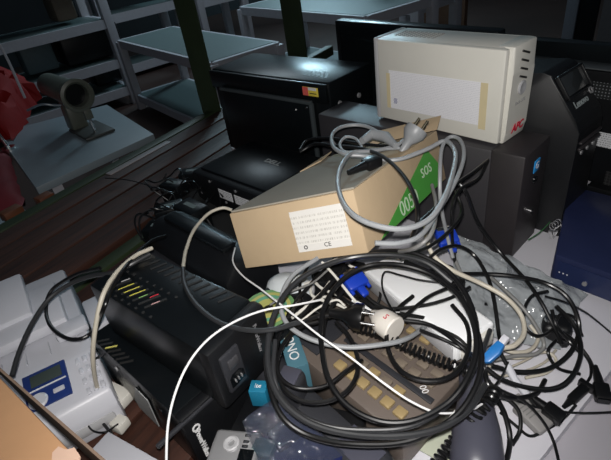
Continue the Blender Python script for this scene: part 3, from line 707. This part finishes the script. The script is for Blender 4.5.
c = at(292, 436, .05); tag(MB().box((c.x, c.y+.0, .025), (.17, .11, .05), .006, Matrix.Rotation(.5, 3, 'Z')).build('dark_box', BLK), 'black box hidden beneath the clear bag at bottom', 'box')

# white papers under telephone
for i, (p, s_, r_, lb) in enumerate([((452, 400, .004), (.09, .12), .5, 'white paper slip on the worktop left of the slate blue handset'), ((445, 440, .008), (.05, .06), .2, 'pale green tinted paper scrap at the bottom below black cable')]):
    c = at(*p); tag(MB().box(c, (s_[0], s_[1], .002), 0, Matrix.Rotation(r_, 3, 'Z')).build('paper_slip', LABEL if i == 0 else mat('pale_scrap', (.50, .53, .42), .6)), lb, 'paper')

# ================================================================== CONNECTORS
def schuko(M, m, parent, pin=BRASS):
    g = MB().lathe([(0, -.040), (.006, -.038), (.0075, -.020), (.0135, -.012), (.0185, -.004), (.0185, .006), (.0, .006)], (0, 0, 0), 24, Matrix.Rotation(PI/2, 3, 'Y')).build('plug', m, parent); g.matrix_basis = M
    for s in (-1, 1):
        h = MB().cyl((.006, .0095*s, 0), (.0235, .0095*s, 0), .0023, None, 12).build('pin', pin, g)
    return g
def iec(M, m, parent):
    g = MB(); g.box((.010, 0, 0), (.025, .020, .015), .003); g.tube([(-.002, 0, 0), (-.018, 0, 0), (-.032, 0, 0)], .006, 12, [.0068, .0052, .0036]); h = g.build('plug', m, parent); h.matrix_basis = M
    MB().box((.0228, 0, 0), (.002, .015, .009)).build('socket_face', BLKG, h); return h
def vga(M, parent):
    g = MB(); g.box((0, 0, 0), (.026, .033, .014), .004); g.box((-.020, 0, 0), (.016, .012, .010), .003); h = g.build('connector', BLUEP, parent); h.matrix_basis = M
    MB().box((.016, 0, 0), (.008, .022, .008), .002).build('metal_shell', CHROME, h)
    for s in (-1, 1): MB().cyl((-.018, .0135*s, 0), (.018, .0135*s, 0), .0028, None, 10).build('thumb_screw', BLUEP, h)
    return h
def cable_thing(label, P, r, m, group=None, name='power_cable', world=False, cat='cable'):
    pts = smoothpts(P if world else px(P)); t = thing(name, label, cat, pts[0])
    MB().tube([p-pts[0] for p in pts], r*.76, 10).build('cord', m, t)
    return t, pts

# grey cable with two pin plug on the carton
t, pts = cable_thing('light grey power cable with two pin plug coiled over the cardboard box', [(408, 137, .275), (395, 146, .272), (372, 151, .278), (352, 153, .285), (341, 166, .295), (338, 185, .302), (346, 207, .31), (366, 222, .31), (400, 229, .305), (428, 220, .30), (444, 198, .30), (453, 172, .295), (455, 152, .29), (445, 141, .285), (425, 150, .28), (395, 160, .275), (365, 156, .28), (345, 154, .283), (333, 146, .278), (333, 133, .272), (345, 126, .268), (365, 126, .265), (385, 136, .262)], .0042, GREYC)
schuko(frame(at(415, 132, .285)-pts[0], (at(424, 119, .30)-at(413, 135, .28))), GREYC, t)
t, pts = cable_thing('light grey cable loop curled beside the two pin plug', [(332, 140, .26), (340, 152, .262), (354, 156, .265), (362, 149, .268), (356, 139, .27), (346, 137, .27), (340, 144, .268), (346, 152, .27), (370, 150, .272), (400, 148, .275)], .0032, GREYC)
MB().tube([at(362, 141, .28)-pts[0], at(372, 134, .282)-pts[0], at(386, 137, .282)-pts[0], at(396, 146, .28)-pts[0]], .006, 12, [.006, .009, .009, .005]).build('connector', GREYC, t)
cord('mid grey cable arching up at the right of cardboard box', [(375, 243, .29), (400, 243, .285), (422, 234, .28), (440, 208, .275), (457, 178, .28), (464, 155, .285), (460, 140, .285), (450, 137, .285), (442, 148, .28), (440, 175, .26), (441, 205, .22), (447, 235, .16), (453, 258, .13)], .0038, GREYC)
cord('mid grey cable running under the cardboard box right corner', [(395, 252, .2), (415, 248, .24), (432, 232, .255), (436, 205, .25), (432, 185, .24)], .0035, MIDC)
t, pts = cable_thing('black power cord lying over the cardboard box side', [(300, 152, .22), (315, 144, .235), (335, 146, .262), (358, 148, .272), (382, 156, .285), (402, 174, .292), (414, 195, .292), (418, 218, .282), (412, 238, .25)], .0038, RUB)
iec(frame(at(366, 165, .29)-pts[0], at(392, 152, .285)-at(350, 170, .285)), RUB, t)
for i, (P, lb) in enumerate([
    ([(300, 150, .22), (308, 140, .225), (330, 138, .25), (356, 143, .262), (385, 146, .268), (402, 145, .27)], 'black cord passing behind grey plug on the cardboard box'),
    ([(420, 222, .25), (438, 205, .25), (455, 185, .24), (473, 172, .235), (488, 160, .225)], 'black cord end resting against the charcoal tower near its top'),
    ([(488, 160, .225), (478, 178, .22), (462, 188, .23), (453, 205, .22), (452, 235, .16), (455, 262, .12)], 'black cord dropping from the tower side to the heap'),
    ([(452, 176, .24), (466, 192, .22), (478, 222, .16), (500, 252, .11), (524, 278, .10), (540, 300, .09), (553, 325, .07), (562, 345, .06)], 'long black cord sloping over the cloudy plastic bag'),
    ([(425, 262, .19), (440, 250, .17), (458, 246, .15), (475, 256, .13), (488, 278, .12), (494, 300, .11), (498, 328, .09), (500, 342, .07)], 'black cord arching over the bubble bag left edge'),
    ([(400, 258, .21), (430, 246, .2), (452, 228, .2), (462, 210, .2), (455, 190, .22)], 'black cord looping behind the right corner of the carton'),
    ([(462, 274, .12), (485, 274, .11), (512, 276, .11), (545, 283, .10), (568, 298, .09), (579, 325, .06), (572, 350, .045), (550, 368, .04), (520, 372, .05), (492, 366, .06)], 'thick black cord sweeping across the plastic bag to the right')]):
    cord(lb, P, (.0036, .0034, .0034, .0036, .0036, .0032, .0042)[i], RUB)

# large loops over the heap
loops = [
 ('thick dark grey cable forming the outermost big loop of the heap', [(452, 282, .20), (425, 262, .215), (390, 255, .215), (350, 258, .21), (315, 270, .21), (290, 288, .205), (274, 315, .20), (268, 345, .19), (270, 375, .18), (283, 402, .17), (310, 423, .16), (350, 434, .15), (400, 436, .15), (440, 428, .15), (468, 410, .15), (485, 385, .14)], .0046, RUBG),
 ('black cable forming the full ring around the telephone', [(320, 335, .18), (325, 305, .19), (342, 280, .20), (368, 266, .205), (400, 265, .21), (432, 275, .205), (458, 295, .20), (473, 322, .19), (476, 352, .18), (465, 382, .17), (445, 405, .16), (412, 421, .155), (378, 421, .155), (346, 404, .16), (327, 375, .17), (320, 335, .18)], .0042, RUB),
 ('black cable running down the right side of the ring', [(405, 262, .2), (440, 278, .2), (463, 302, .195), (478, 335, .18), (481, 368, .17), (470, 398, .16), (448, 422, .15), (405, 442, .14), (350, 444, .14), (310, 436, .14), (285, 420, .15), (272, 395, .16), (266, 360, .17), (272, 330, .18)], .0042, RUB),
 ('small black cable circle lying on the telephone keys', [(413, 296, .14), (397, 310, .14), (387, 332, .14), (390, 355, .14), (405, 374, .14), (430, 381, .14), (454, 374, .14), (468, 352, .14), (467, 325, .145), (452, 305, .15)], .0038, RUB),
 ('black cable ring around the upright slate adapter', [(318, 322, .15), (298, 328, .15), (283, 345, .155), (277, 368, .15), (285, 390, .145), (305, 402, .14), (332, 400, .14), (352, 385, .14), (358, 362, .14), (350, 338, .145), (336, 322, .15)], .0036, RUB),
 ('black cable hanging left of the slate adapter', [(300, 300, .16), (284, 325, .165), (276, 350, .16), (279, 375, .15), (297, 388, .145), (325, 386, .14), (345, 372, .14), (362, 360, .13)], .0032, RUB),
 ('black cable crossing the lower edge of the telephone', [(275, 340, .19), (274, 375, .18), (287, 404, .165), (320, 424, .155), (365, 430, .15), (415, 425, .15), (455, 398, .15), (478, 360, .16), (490, 330, .15)], .0035, RUBG),
 ('thick glossy black cable along the top of the white brick', [(345, 262, .2), (378, 252, .205), (412, 253, .21), (442, 267, .2), (462, 288, .19), (474, 315, .18), (478, 345, .17)], .0045, RUB),
 ('thin black wire looped on top of the white brick', [(446, 283, .15), (420, 280, .15), (400, 275, .15), (385, 272, .15), (382, 285, .15), (388, 302, .15), (400, 320, .145)], .0018, RUB),
 ('black cord laid across the white brick toward the left', [(470, 287, .15), (450, 298, .15), (420, 306, .145), (385, 308, .14), (355, 300, .14), (340, 285, .15)], .003, RUB),
 ('black cord crossing the white brick steeply', [(455, 285, .15), (430, 296, .148), (412, 310, .148), (398, 322, .145)], .0035, RUB),
]
for lb, P, r, m in loops: cord(lb, P, r, m, k=10)

# short black cords in the knot under the carton
knot = [
 ([(345, 268, .17), (325, 290, .16), (300, 318, .15), (285, 345, .14)], .0040, 'upper black cord slanting below the carton front edge'),
 ([(333, 262, .16), (310, 285, .15), (292, 308, .14), (280, 335, .13)], .0038, 'black cord slanting down next to the white charger'),
 ([(357, 270, .16), (340, 295, .15), (325, 320, .14), (322, 350, .13)], .0040, 'black cord slanting beside the left blue connector'),
 ([(310, 262, .15), (300, 285, .14), (305, 305, .13), (330, 318, .12)], .0030, 'short black cord curling right of the white charger'),
 ([(320, 275, .15), (345, 300, .145), (372, 312, .14), (400, 312, .142)], .0035, 'black cord running under the blue connector to the brick'),
 ([(295, 325, .15), (320, 316, .15), (345, 316, .14), (362, 318, .14)], .0042, 'black cord of the black two pin plug'),
 ([(350, 285, .15), (365, 300, .15), (390, 318, .14), (420, 322, .142), (455, 336, .14), (470, 350, .13)], .0026, 'thin black wire beside the white plug'),
 ([(400, 320, .14), (430, 325, .142), (460, 345, .14), (475, 365, .12)], .0035, 'black cord along the near side of the white brick'),
 ([(420, 330, .14), (445, 340, .14), (468, 352, .13), (486, 360, .08)], .0028, 'thin black cord beneath the white brick end'),
]
for P, r, lb in knot: cord(lb, P, r, RUB)
for i in range(16):
    cx, cy = (random.uniform(.20, .28), random.uniform(-.40, -.30)) if i % 2 else (random.uniform(.30, .44), random.uniform(-.22, -.14)); z0 = .098 if cy < -.33 else random.uniform(.02, .06)
    P = []; a0_ = random.uniform(0, 6.28); R0 = random.uniform(.025, .045)
    for k in range(8): P.append((cx+R0*math.cos(a0_+k*.7)*(1+.05*k), cy+R0*.8*math.sin(a0_+k*.7), z0+.008*math.sin(k*1.3+i)))
    cord('tangled black cord buried in the heap between carton and telephone', P, random.choice([.002, .0025, .003]), RUB, 'buried cords of the heap', world=True)
for i in range(4):
    cx, cy = at(*[(318, 285), (308, 292), (332, 300), (345, 262)][i], .13).xy; 
    P = [(cx-.03, cy-.01, .12), (cx-.01, cy+.01*(i % 2), .13), (cx+.01, cy, .128), (cx+.035, cy+.012, .12)]
    cord(['pale grey wire bit left of the blue connector', 'pale grey wire bit beside the white charger', 'pale grey wire bit above the black plug', 'pale grey wire bit under carton corner'][i], P, .003, CREAM2, world=True)

cord('grey cable sweeping under the ring across the phone top', [(318, 258, .2), (292, 276, .19), (281, 300, .18), (286, 322, .17), (308, 338, .16), (345, 347, .15), (385, 344, .148), (408, 338, .14), (426, 326, .115)], .0042, GREYC)
cord('white cord running from the carton to the white plug', [(322, 262, .18), (335, 276, .17), (346, 290, .16), (356, 302, .15)], .0026, CREAM2)
cord('white cord slanting left below the carton edge', [(270, 305, .17), (290, 292, .165), (312, 283, .16), (328, 270, .16)], .0020, MIDC)
cord('pale cord crossing the black cords near the teal carton', [(292, 318, .155), (308, 305, .155), (322, 292, .155), (330, 282, .15)], .0030, CREAM2)
cord('pale cord bent beside the black two pin plug', [(300, 322, .152), (318, 308, .155), (336, 300, .155), (345, 306, .15)], .0020, CREAM2)
cord('thin green wire beside the tower lock', [(528, 240, .06), (540, 232, .07), (550, 222, .08)], .0012, mat('green_wire', (.03, .12, .04), .5))
# power bits in the knot
for i, (p, s_, yw, lb) in enumerate([((345, 262, .12), (.06, .035, .03), .4, 'black adapter block under the carton front corner'), ((448, 282, .10), (.045, .04, .04), .3, 'black adapter cube left of the cloudy bag'), ((325, 272, .115), (.04, .03, .03), .9, 'black adapter block above the white wire bits'), ((470, 300, .06), (.05, .03, .03), 1.2, 'black adapter block behind the white brick end')]):
    c = at(*p); a = thing('adapter', lb, 'adapter', (c.x, c.y, c.z-.04), yw)
    MB().box((0, 0, .018), (s_[0], s_[1], s_[2]), .004).build('body', BLK, a); MB().cyl((s_[0]/2, 0, .018), (s_[0]/2+.012, 0, .018), .005, .003).build('strain_relief', RUB, a)

# white/blue things
t, pts = cable_thing('blue video connector on black cable, left of white brick', [(362, 292, .15), (375, 303, .14), (395, 312, .13), (425, 318, .12)], .0036, RUB, name='video_cable')
vga(frame(at(355, 281, .158)-pts[0], at(346, 269, .165)-at(362, 291, .15)), t)
t, pts = cable_thing('blue video connector on grey cable behind carton right corner', [(450, 250, .13), (456, 262, .12), (462, 276, .11)], .004, MIDC, name='video_cable')
vga(frame(at(447, 238, .145)-pts[0], at(440, 224, .15)-at(452, 250, .13)), t)
t, pts = cable_thing('white two pin plug with white cord lying on the telephone', [(352, 300, .15), (362, 305, .145), (372, 312, .14)], .003, WHIC)
cM = frame(at(384, 322, .14)-pts[0], at(400, 332, .14)-at(366, 308, .14))
g = MB().lathe([(0, -.022), (.006, -.022), (.010, -.014), (.0165, -.006), (.018, .004), (.018, .018), (.0165, .020), (0, .020)], (0, 0, 0), 28, Matrix.Rotation(PI/2, 3, 'Y')).build('plug', mat('ivory_plug', (.70, .66, .60), .4), t); g.matrix_basis = cM
text('S', .012, REDL, g, pl((.008, -.004, .0182), (1, 0, 0), (0, 1, 0)), 'safety_mark')
t, pts = cable_thing('black two pin plug lying left of the white plug', [(318, 318, .15), (328, 316, .15), (340, 316, .148)], .004, RUB)
schuko(frame(at(358, 317, .15)-pts[0], at(390, 322, .145)-at(340, 314, .15)), RUB, t, CHROME)

t, pts = cable_thing('cream network cable with blue boot curving over plastic bag', [(425, 222, .20), (427, 240, .19), (434, 256, .175), (452, 270, .16), (480, 283, .14), (505, 297, .13), (521, 315, .11), (524, 333, .105), (515, 345, .108), (503, 348, .11)], .0042, BEIC, name='network_cable')
g = MB(); g.poly([(-.014, -.006, -.005), (.006, -.009, -.005), (.020, -.006, -.004), (.030, -.012, -.004), (.032, -.006, -.004), (.022, .006, -.004), (.002, .009, -.005), (-.014, .006, -.005)], .010, bev=.002); g = g.build('blue_boot', BLUER, t); g.matrix_basis = frame(at(496, 350, .11)-pts[0], at(484, 362, .10)-at(500, 343, .115)) @ Matrix.Scale(.82, 4)
MB().box((-.020, .0, .0), (.014, .010, .009), .001).build('clear_tip', WHITE, g)

# telephone coil cords
def coil(label, P, R_, r, turns):
    base = smoothpts(px(P), 16); n = turns*10; Ls = [0]
    for a, b in zip(base, base[1:]): Ls.append(Ls[-1]+(b-a).length)
    out = []; j = 0
    for i in range(n+1):
        s_ = Ls[-1]*i/n
        while j < len(Ls)-2 and Ls[j+1] < s_: j += 1
        f = (s_-Ls[j])/max(1e-9, Ls[j+1]-Ls[j]); p = base[j].lerp(base[j+1], f); tt = (base[j+1]-base[j]).normalized()
        s1 = Vector((0, 0, 1)).cross(tt).normalized(); s2 = tt.cross(s1); a = 2*PI*turns*i/n
        out.append(p+(s1*math.cos(a)+s2*math.sin(a))*R_)
    return tag(MB().tube(out, r, 6).build('coiled_cord', RUB), label, 'cord')
coil('black coiled telephone cord lying across the phone keypad', [(352, 326, .125), (378, 333, .125), (405, 346, .122), (430, 357, .12), (455, 366, .12), (472, 374, .11)], .0060, .0019, 26)
coil('black coiled cord at the bottom beside slate blue handset', [(436, 464, .06), (448, 448, .07), (462, 432, .08), (476, 415, .10), (490, 400, .11), (497, 388, .11)], .0062, .0022, 18)

# cables on the left
cord('thin white cable slanting across the heap over the telephone', [(235, 248, .17), (233, 262, .18), (243, 276, .19), (262, 290, .20), (290, 312, .205), (320, 336, .20), (350, 357, .19), (385, 384, .18), (412, 402, .165), (440, 413, .15), (470, 410, .13), (482, 404, .12)], .0016, WHIC)
cord('thin white cable arching down in front of black boxes', [(320, 300, .19), (295, 305, .205), (265, 310, .21), (238, 320, .214), (212, 336, .214), (192, 358, .205), (177, 388, .19), (168, 425, .17), (166, 475, .14)], .0018, WHIC)
cord('dark grey cable curving over the top of black power box', [(300, 322, .2), (270, 330, .206), (240, 329, .206), (215, 320, .206), (196, 304, .206), (185, 285, .206), (183, 268, .206)], .0042, RUBG)
cord('beige cable rising from the black box to the carton edge', [(183, 268, .196), (186, 250, .19), (194, 230, .19), (208, 214, .19), (222, 208, .19), (232, 210, .185)], .0036, BEIC)
t, pts = cable_thing('beige cable hanging at the left end of black boxes', [(152, 248, .20), (135, 256, .206), (117, 272, .212), (103, 295, .208), (95, 330, .17), (93, 362, .12), (98, 390, .05), (108, 410, .012), (118, 422, .0)], .0042, BEIC, name='network_cable')
MB().box(at(120, 424, .0)-pts[0], (.022, .022, .018), .003, Matrix.Rotation(.4, 3, 'Z')).build('connector', CREAM2, t)
cord('thick dark grey cable in front of the fax, leading left', [(12, 376, .14), (20, 350, .15), (33, 322, .16), (50, 298, .17), (72, 283, .18), (92, 276, .19), (112, 273, .2), (128, 266, .205), (150, 254, .206)], .0046, RUBG)
cord('black cable loop hanging over the fax corner', [(100, 268, .17), (75, 275, .15), (52, 290, .13), (46, 308, .12), (50, 325, .115), (64, 337, .11), (80, 339, .11), (94, 330, .12), (103, 310, .20), (112, 288, .21), (128, 264, .209), (150, 242, .18), (165, 236, .16)], .0040, RUB)
cord('thin black cord beside the lower black power box', [(112, 352, .09), (100, 356, .07), (89, 368, .05), (84, 390, .03), (88, 408, .02), (100, 420, .012), (112, 434, .01)], .003, RUB)
cord('thin black wire dangling on the fax front corner', [(84, 418, .02), (92, 430, .02), (105, 432, .02), (118, 424, .012)], .0018, RUB)

# left rear jumble
for i in range(12):
    c = at(random.uniform(152, 212), random.uniform(178, 232), .05); a0_ = random.uniform(0, 6.28); R0 = random.uniform(.03, .06)
    P = [(c.x+R0*math.cos(a0_+k*.8), c.y+R0*math.sin(a0_+k*.8), .02+.05*abs(math.sin(k*.9+i))) for k in range(7)]
    cord('thin black cord tangled left of the black flat device', P, .0028, RUB, 'black cords left of the flat device', world=True)
for i, (p, s_, yw, lb) in enumerate([
    ((172, 182, .06), (.07, .045, .035), .3, 'glossy black adapter farthest left in the rear jumble'),
    ((193, 170, .06), (.08, .045, .04), .8, 'glossy black adapter behind the black flat device'),
    ((168, 205, .06), (.07, .05, .035), 1.1, 'glossy black adapter nearest the wooden boards'),
    ((190, 205, .08), (.08, .05, .035), .1, 'glossy black adapter against the flat device front'),
    ((158, 225, .05), (.07, .05, .035), .6, 'glossy black adapter behind upper black power box')]):
    c = at(*p); a = thing('adapter', lb, 'adapter', (c.x, c.y, 0), yw)
    MB().box((0, 0, c.z/2), (s_[0], s_[1], c.z), .006).build('body', BLKM, a); MB().cyl((s_[0]/2, 0, c.z*.6), (s_[0]/2+.015, 0, c.z*.6), .006, .003).build('strain_relief', RUB, a)
    MB().box((0, 0, c.z+.0004), (s_[0]*.5, .012, .0008)).build('label', mat('dim_label', (.12, .16, .16), .4), a)
cord('thin black wire crossing the wooden boards from the adapters', [(105, 178, .0), (128, 180, .0), (150, 186, .02), (165, 192, .07)], .002, RUB)

q = [at(148, 222, .0), at(238, 240, .0), at(262, 208, .0), at(202, 178, .0)]
tag(blob(4, q, .0, .035, 22).build('black_cloth_bag', mat('black_cloth', (.006, .0065, .007), .8)), 'limp black cloth bag under the adapters left of the flat device', 'bag')
# ================================================================== RIGHT HAND CABLES
right = [
 ('black cord curving below the bag along the worktop', [(486, 368, .07), (503, 380, .06), (530, 388, .05), (556, 388, .045), (573, 375, .045), (581, 350, .05), (574, 325, .06), (556, 306, .08)], .0042, RUB),
 ('thin black wire leading off the right edge', [(484, 372, .06), (497, 390, .05), (520, 402, .035), (550, 410, .02), (580, 413, .006), (620, 412, .004)], .0020, RUB),
 ('thin black cord trailing to the bottom right', [(486, 384, .07), (505, 392, .06), (525, 402, .05), (542, 420, .03), (553, 440, .01), (560, 466, .006)], .0026, RUB),
 ('black cord ring on the bag at the right', [(548, 291, .09), (532, 296, .09), (524, 311, .085), (526, 328, .08), (538, 336, .07), (552, 330, .06), (560, 315, .07), (575, 318, .06), (582, 336, .05)], .0030, RUB),
 ('thin black wire arching to the right edge of the worktop', [(545, 296, .09), (565, 302, .08), (585, 312, .05), (603, 326, .02), (625, 345, .004)], .0018, RUB),
 ('black cord rising from the black round adapter', [(556, 340, .05), (548, 352, .05), (558, 368, .03), (580, 374, .02)], .0030, RUB),
 ('mid grey flat cable curving below the cream cable', [(488, 275, .10), (505, 290, .10), (523, 308, .09), (537, 328, .07), (544, 345, .05), (535, 354, .045), (515, 356, .045), (495, 360, .05)], .0036, MIDC),
 ('beige cable curved beneath the blue boot', [(495, 345, .05), (512, 352, .045), (530, 350, .04), (538, 338, .04), (530, 325, .05)], .0036, BEIC),
 ('pale thin cable lowest of the bundle below bag', [(482, 372, .03), (502, 376, .025), (525, 371, .02), (545, 362, .015), (556, 350, .01)], .0024, BEIC),
 ('pale thin wire under the blue boot', [(488, 366, .04), (505, 368, .03), (522, 362, .025), (535, 355, .02)], .0022, BEIC),
 ('beige cable loop end right of the white sleeve', [(500, 356, .03), (520, 358, .028), (545, 352, .025), (556, 360, .02), (548, 372, .016), (525, 378, .012)], .0030, BEIC),
 ('black cord under the grey connector at bottom right', [(500, 412, .02), (515, 425, .015), (530, 436, .01), (545, 430, .008), (562, 420, .006), (576, 405, .01)], .0026, RUB),
 ('black cord drooping beside the slate blue handset', [(495, 395, .05), (505, 415, .03), (510, 440, .012), (505, 468, .006)], .0045, RUB),
 ('short black cord bent in front of slate blue handset', [(500, 392, .04), (518, 410, .03), (520, 430, .015), (512, 445, .008)], .0035, RUB),
 ('black cord bundle at the knot right of the telephone', [(478, 348, .12), (484, 368, .10), (490, 388, .09), (508, 398, .06), (535, 394, .04), (545, 380, .03)], .0040, RUB),
 ('thin black wire tied around the heap knot', [(480, 395, .10), (492, 388, .10), (502, 376, .08), (508, 362, .06)], .0018, RUB),
 ('black cord standing right of the ring at the bag', [(552, 310, .08), (556, 325, .07), (568, 340, .05), (580, 352, .045)], .0034, RUB),
]
for lb, P, r, m in right: cord(lb, P, r, m)
# cable with white sleeve and black plug
t, pts = cable_thing('black cable with a white sleeve and small black plug', [(500, 352, .07), (507, 365, .06), (515, 380, .05), (528, 396, .035), (535, 405, .03)], .0036, RUB)
s0, s1 = at(507, 365, .060)-pts[0], at(531, 397, .034)-pts[0]
MB().tube([s0, at(515, 380, .05)-pts[0], at(528, 396, .035)-pts[0]], .0052).build('white_sleeve', WHITE, t)
iec(frame(at(546, 408, .02)-pts[0], at(555, 415, .016)-at(535, 400, .02)), RUB, t)
# IEC plug at right edge
t, pts = cable_thing('black power cord with square socket plug at the right edge', [(555, 330, .06), (566, 335, .05), (578, 345, .04), (588, 358, .03), (592, 366, .022)], .0040, RUB)
iec(frame(at(600, 386, .014)-pts[0], at(604, 402, .012)-at(596, 370, .016)), RUB, t)
# small notebook plug
t, pts = cable_thing('thin black cord ending in a small ribbed plug', [(558, 338, .04), (575, 345, .03), (588, 358, .02), (591, 374, .012), (586, 384, .01)], .0026, RUB)
g = MB(); g.box((0, 0, 0), (.034, .013, .011), .003); g.box((.02, 0, 0), (.008, .022, .012), .002); g.tube([(-.016, 0, 0), (-.032, 0, 0)], .004, 10, [.005, .0028]); g = g.build('plug', RUB, t); g.matrix_basis = frame(at(578, 394, .012)-pts[0], at(592, 380, .012)-at(568, 402, .012))
# grey connector
t, pts = cable_thing('warm grey flat connector with grey cord at lower right', [(485, 378, .05), (498, 390, .04), (510, 398, .03), (518, 404, .02)], .0034, MIDC, name='data_cable')
g = MB(); g.box((0, 0, 0), (.044, .030, .014), .004); g.box((-.026, 0, 0), (.012, .018, .011), .003); g = g.build('connector', mat('grey_connector', (.27, .26, .255), .45), t); g.matrix_basis = frame(at(533, 416, .012)-pts[0], at(547, 430, .010)-at(520, 404, .016))
b = MB(); 
for k in range(4): b.box((-.014+.005*k, 0, .0072), (.0015, .022, .001))
b.build('grip_rib', MIDC, g)
# round black adapter by the bag
c = at(556, 328, .03); a = thing('round_adapter', 'rounded black wall adapter with chrome clip beside the bag end', 'adapter', (c.x, c.y, 0), .5)
MB().box((0, 0, .024), (.042, .036, .044), .010, seg=3).build('body', BLK, a); MB().cyl((-.01, 0, .045), (-.01, 0, .050), .008).build('clip', CHROME, a)
# keys chain near tower foot
c = at(553, 226, .05)
kt = thing('key_ring', 'small bunch of keys hanging from the lock of the charcoal tower', 'keys', c)
for k in range(3):
    MB().tube([(.006*math.cos(a_)+.003*k, .002*k, .008*math.sin(a_)+.004*k) for a_ in [i*2*PI/14 for i in range(15)]], .0012, 6).build('ring', CHROME, kt)
    MB().box((.003*k-.002, .002*k, -.018), (.007, .0015, .022), .0005, Matrix.Rotation(.3*k-.3, 3, 'Y')).build('key', CHROME, kt)

# ================================================================== LIGHT
# rooflight-like window high on the back wall
wn = thing('window_pane', 'high window', 'window', (0, 0, 0)); bpy.data.objects.remove(wn)
wm = bpy.data.materials.new('window_daylight'); wm.use_nodes = True; nt = wm.node_tree; nt.nodes.clear()
em = nt.nodes.new('ShaderNodeEmission'); ou = nt.nodes.new('ShaderNodeOutputMaterial'); em.inputs[0].default_value = (.55, .85, 1, 1); em.inputs[1].default_value = 75; nt.links.new(em.outputs[0], ou.inputs[0])
w = struct('window_1', MB().box((-5.65, 4.9, 2.75), (.9, .04, .42), 0, Matrix.Rotation(math.radians(48), 3, 'Z')), wm)

def area(name, loc, target, size, power, colr=(1, 1, 1)):
    l = bpy.data.lights.new(name, 'AREA'); l.size = size; l.energy = power; l.color = colr
    o = bpy.data.objects.new(name, l); col.objects.link(o); o.location = loc
    o.rotation_euler = (Vector(target)-Vector(loc)).to_track_quat('-Z', 'Y').to_euler(); return o
# the phone's flash, just beside its lens
fl = bpy.data.lights.new('flash', 'SPOT'); fl.energy = 22; fl.color = (1, .97, .94); fl.shadow_soft_size = .006; fl.spot_size = math.radians(110); fl.spot_blend = .8
fo = bpy.data.objects.new('flash', fl); col.objects.link(fo)
fo.location = CAM+ROT @ Vector((-.004, .018, .002)); fo.rotation_euler = cam.rotation_euler; fo.matrix_world = Matrix.Translation(fo.location) @ ROT.to_4x4()
area('background_fill', (-3.5, 2.0, 2.6), (-3.5, 2.0, 0), 1.6, 27, (.75, .9, 1))  # added unseen fill that lifts the background racks, not a known lamp
area('heap_fill', (2.2, .6, 1.8), (.3, -.2, 0), 1.2, 1.5, (.85, .92, 1))  # added unseen fill that softens shadows over the heap, no doorway known
wd_ = bpy.data.worlds.new('world'); sc.world = wd_; wd_.use_nodes = True
wd_.node_tree.nodes['Background'].inputs[0].default_value = (.55, .75, 1, 1); wd_.node_tree.nodes['Background'].inputs[1].default_value = .03

sc.view_settings.view_transform = 'Standard'; sc.view_settings.look = 'None'; sc.view_settings.gamma = 1
sc.view_settings.use_curve_mapping = False; sc.view_settings.exposure = 0
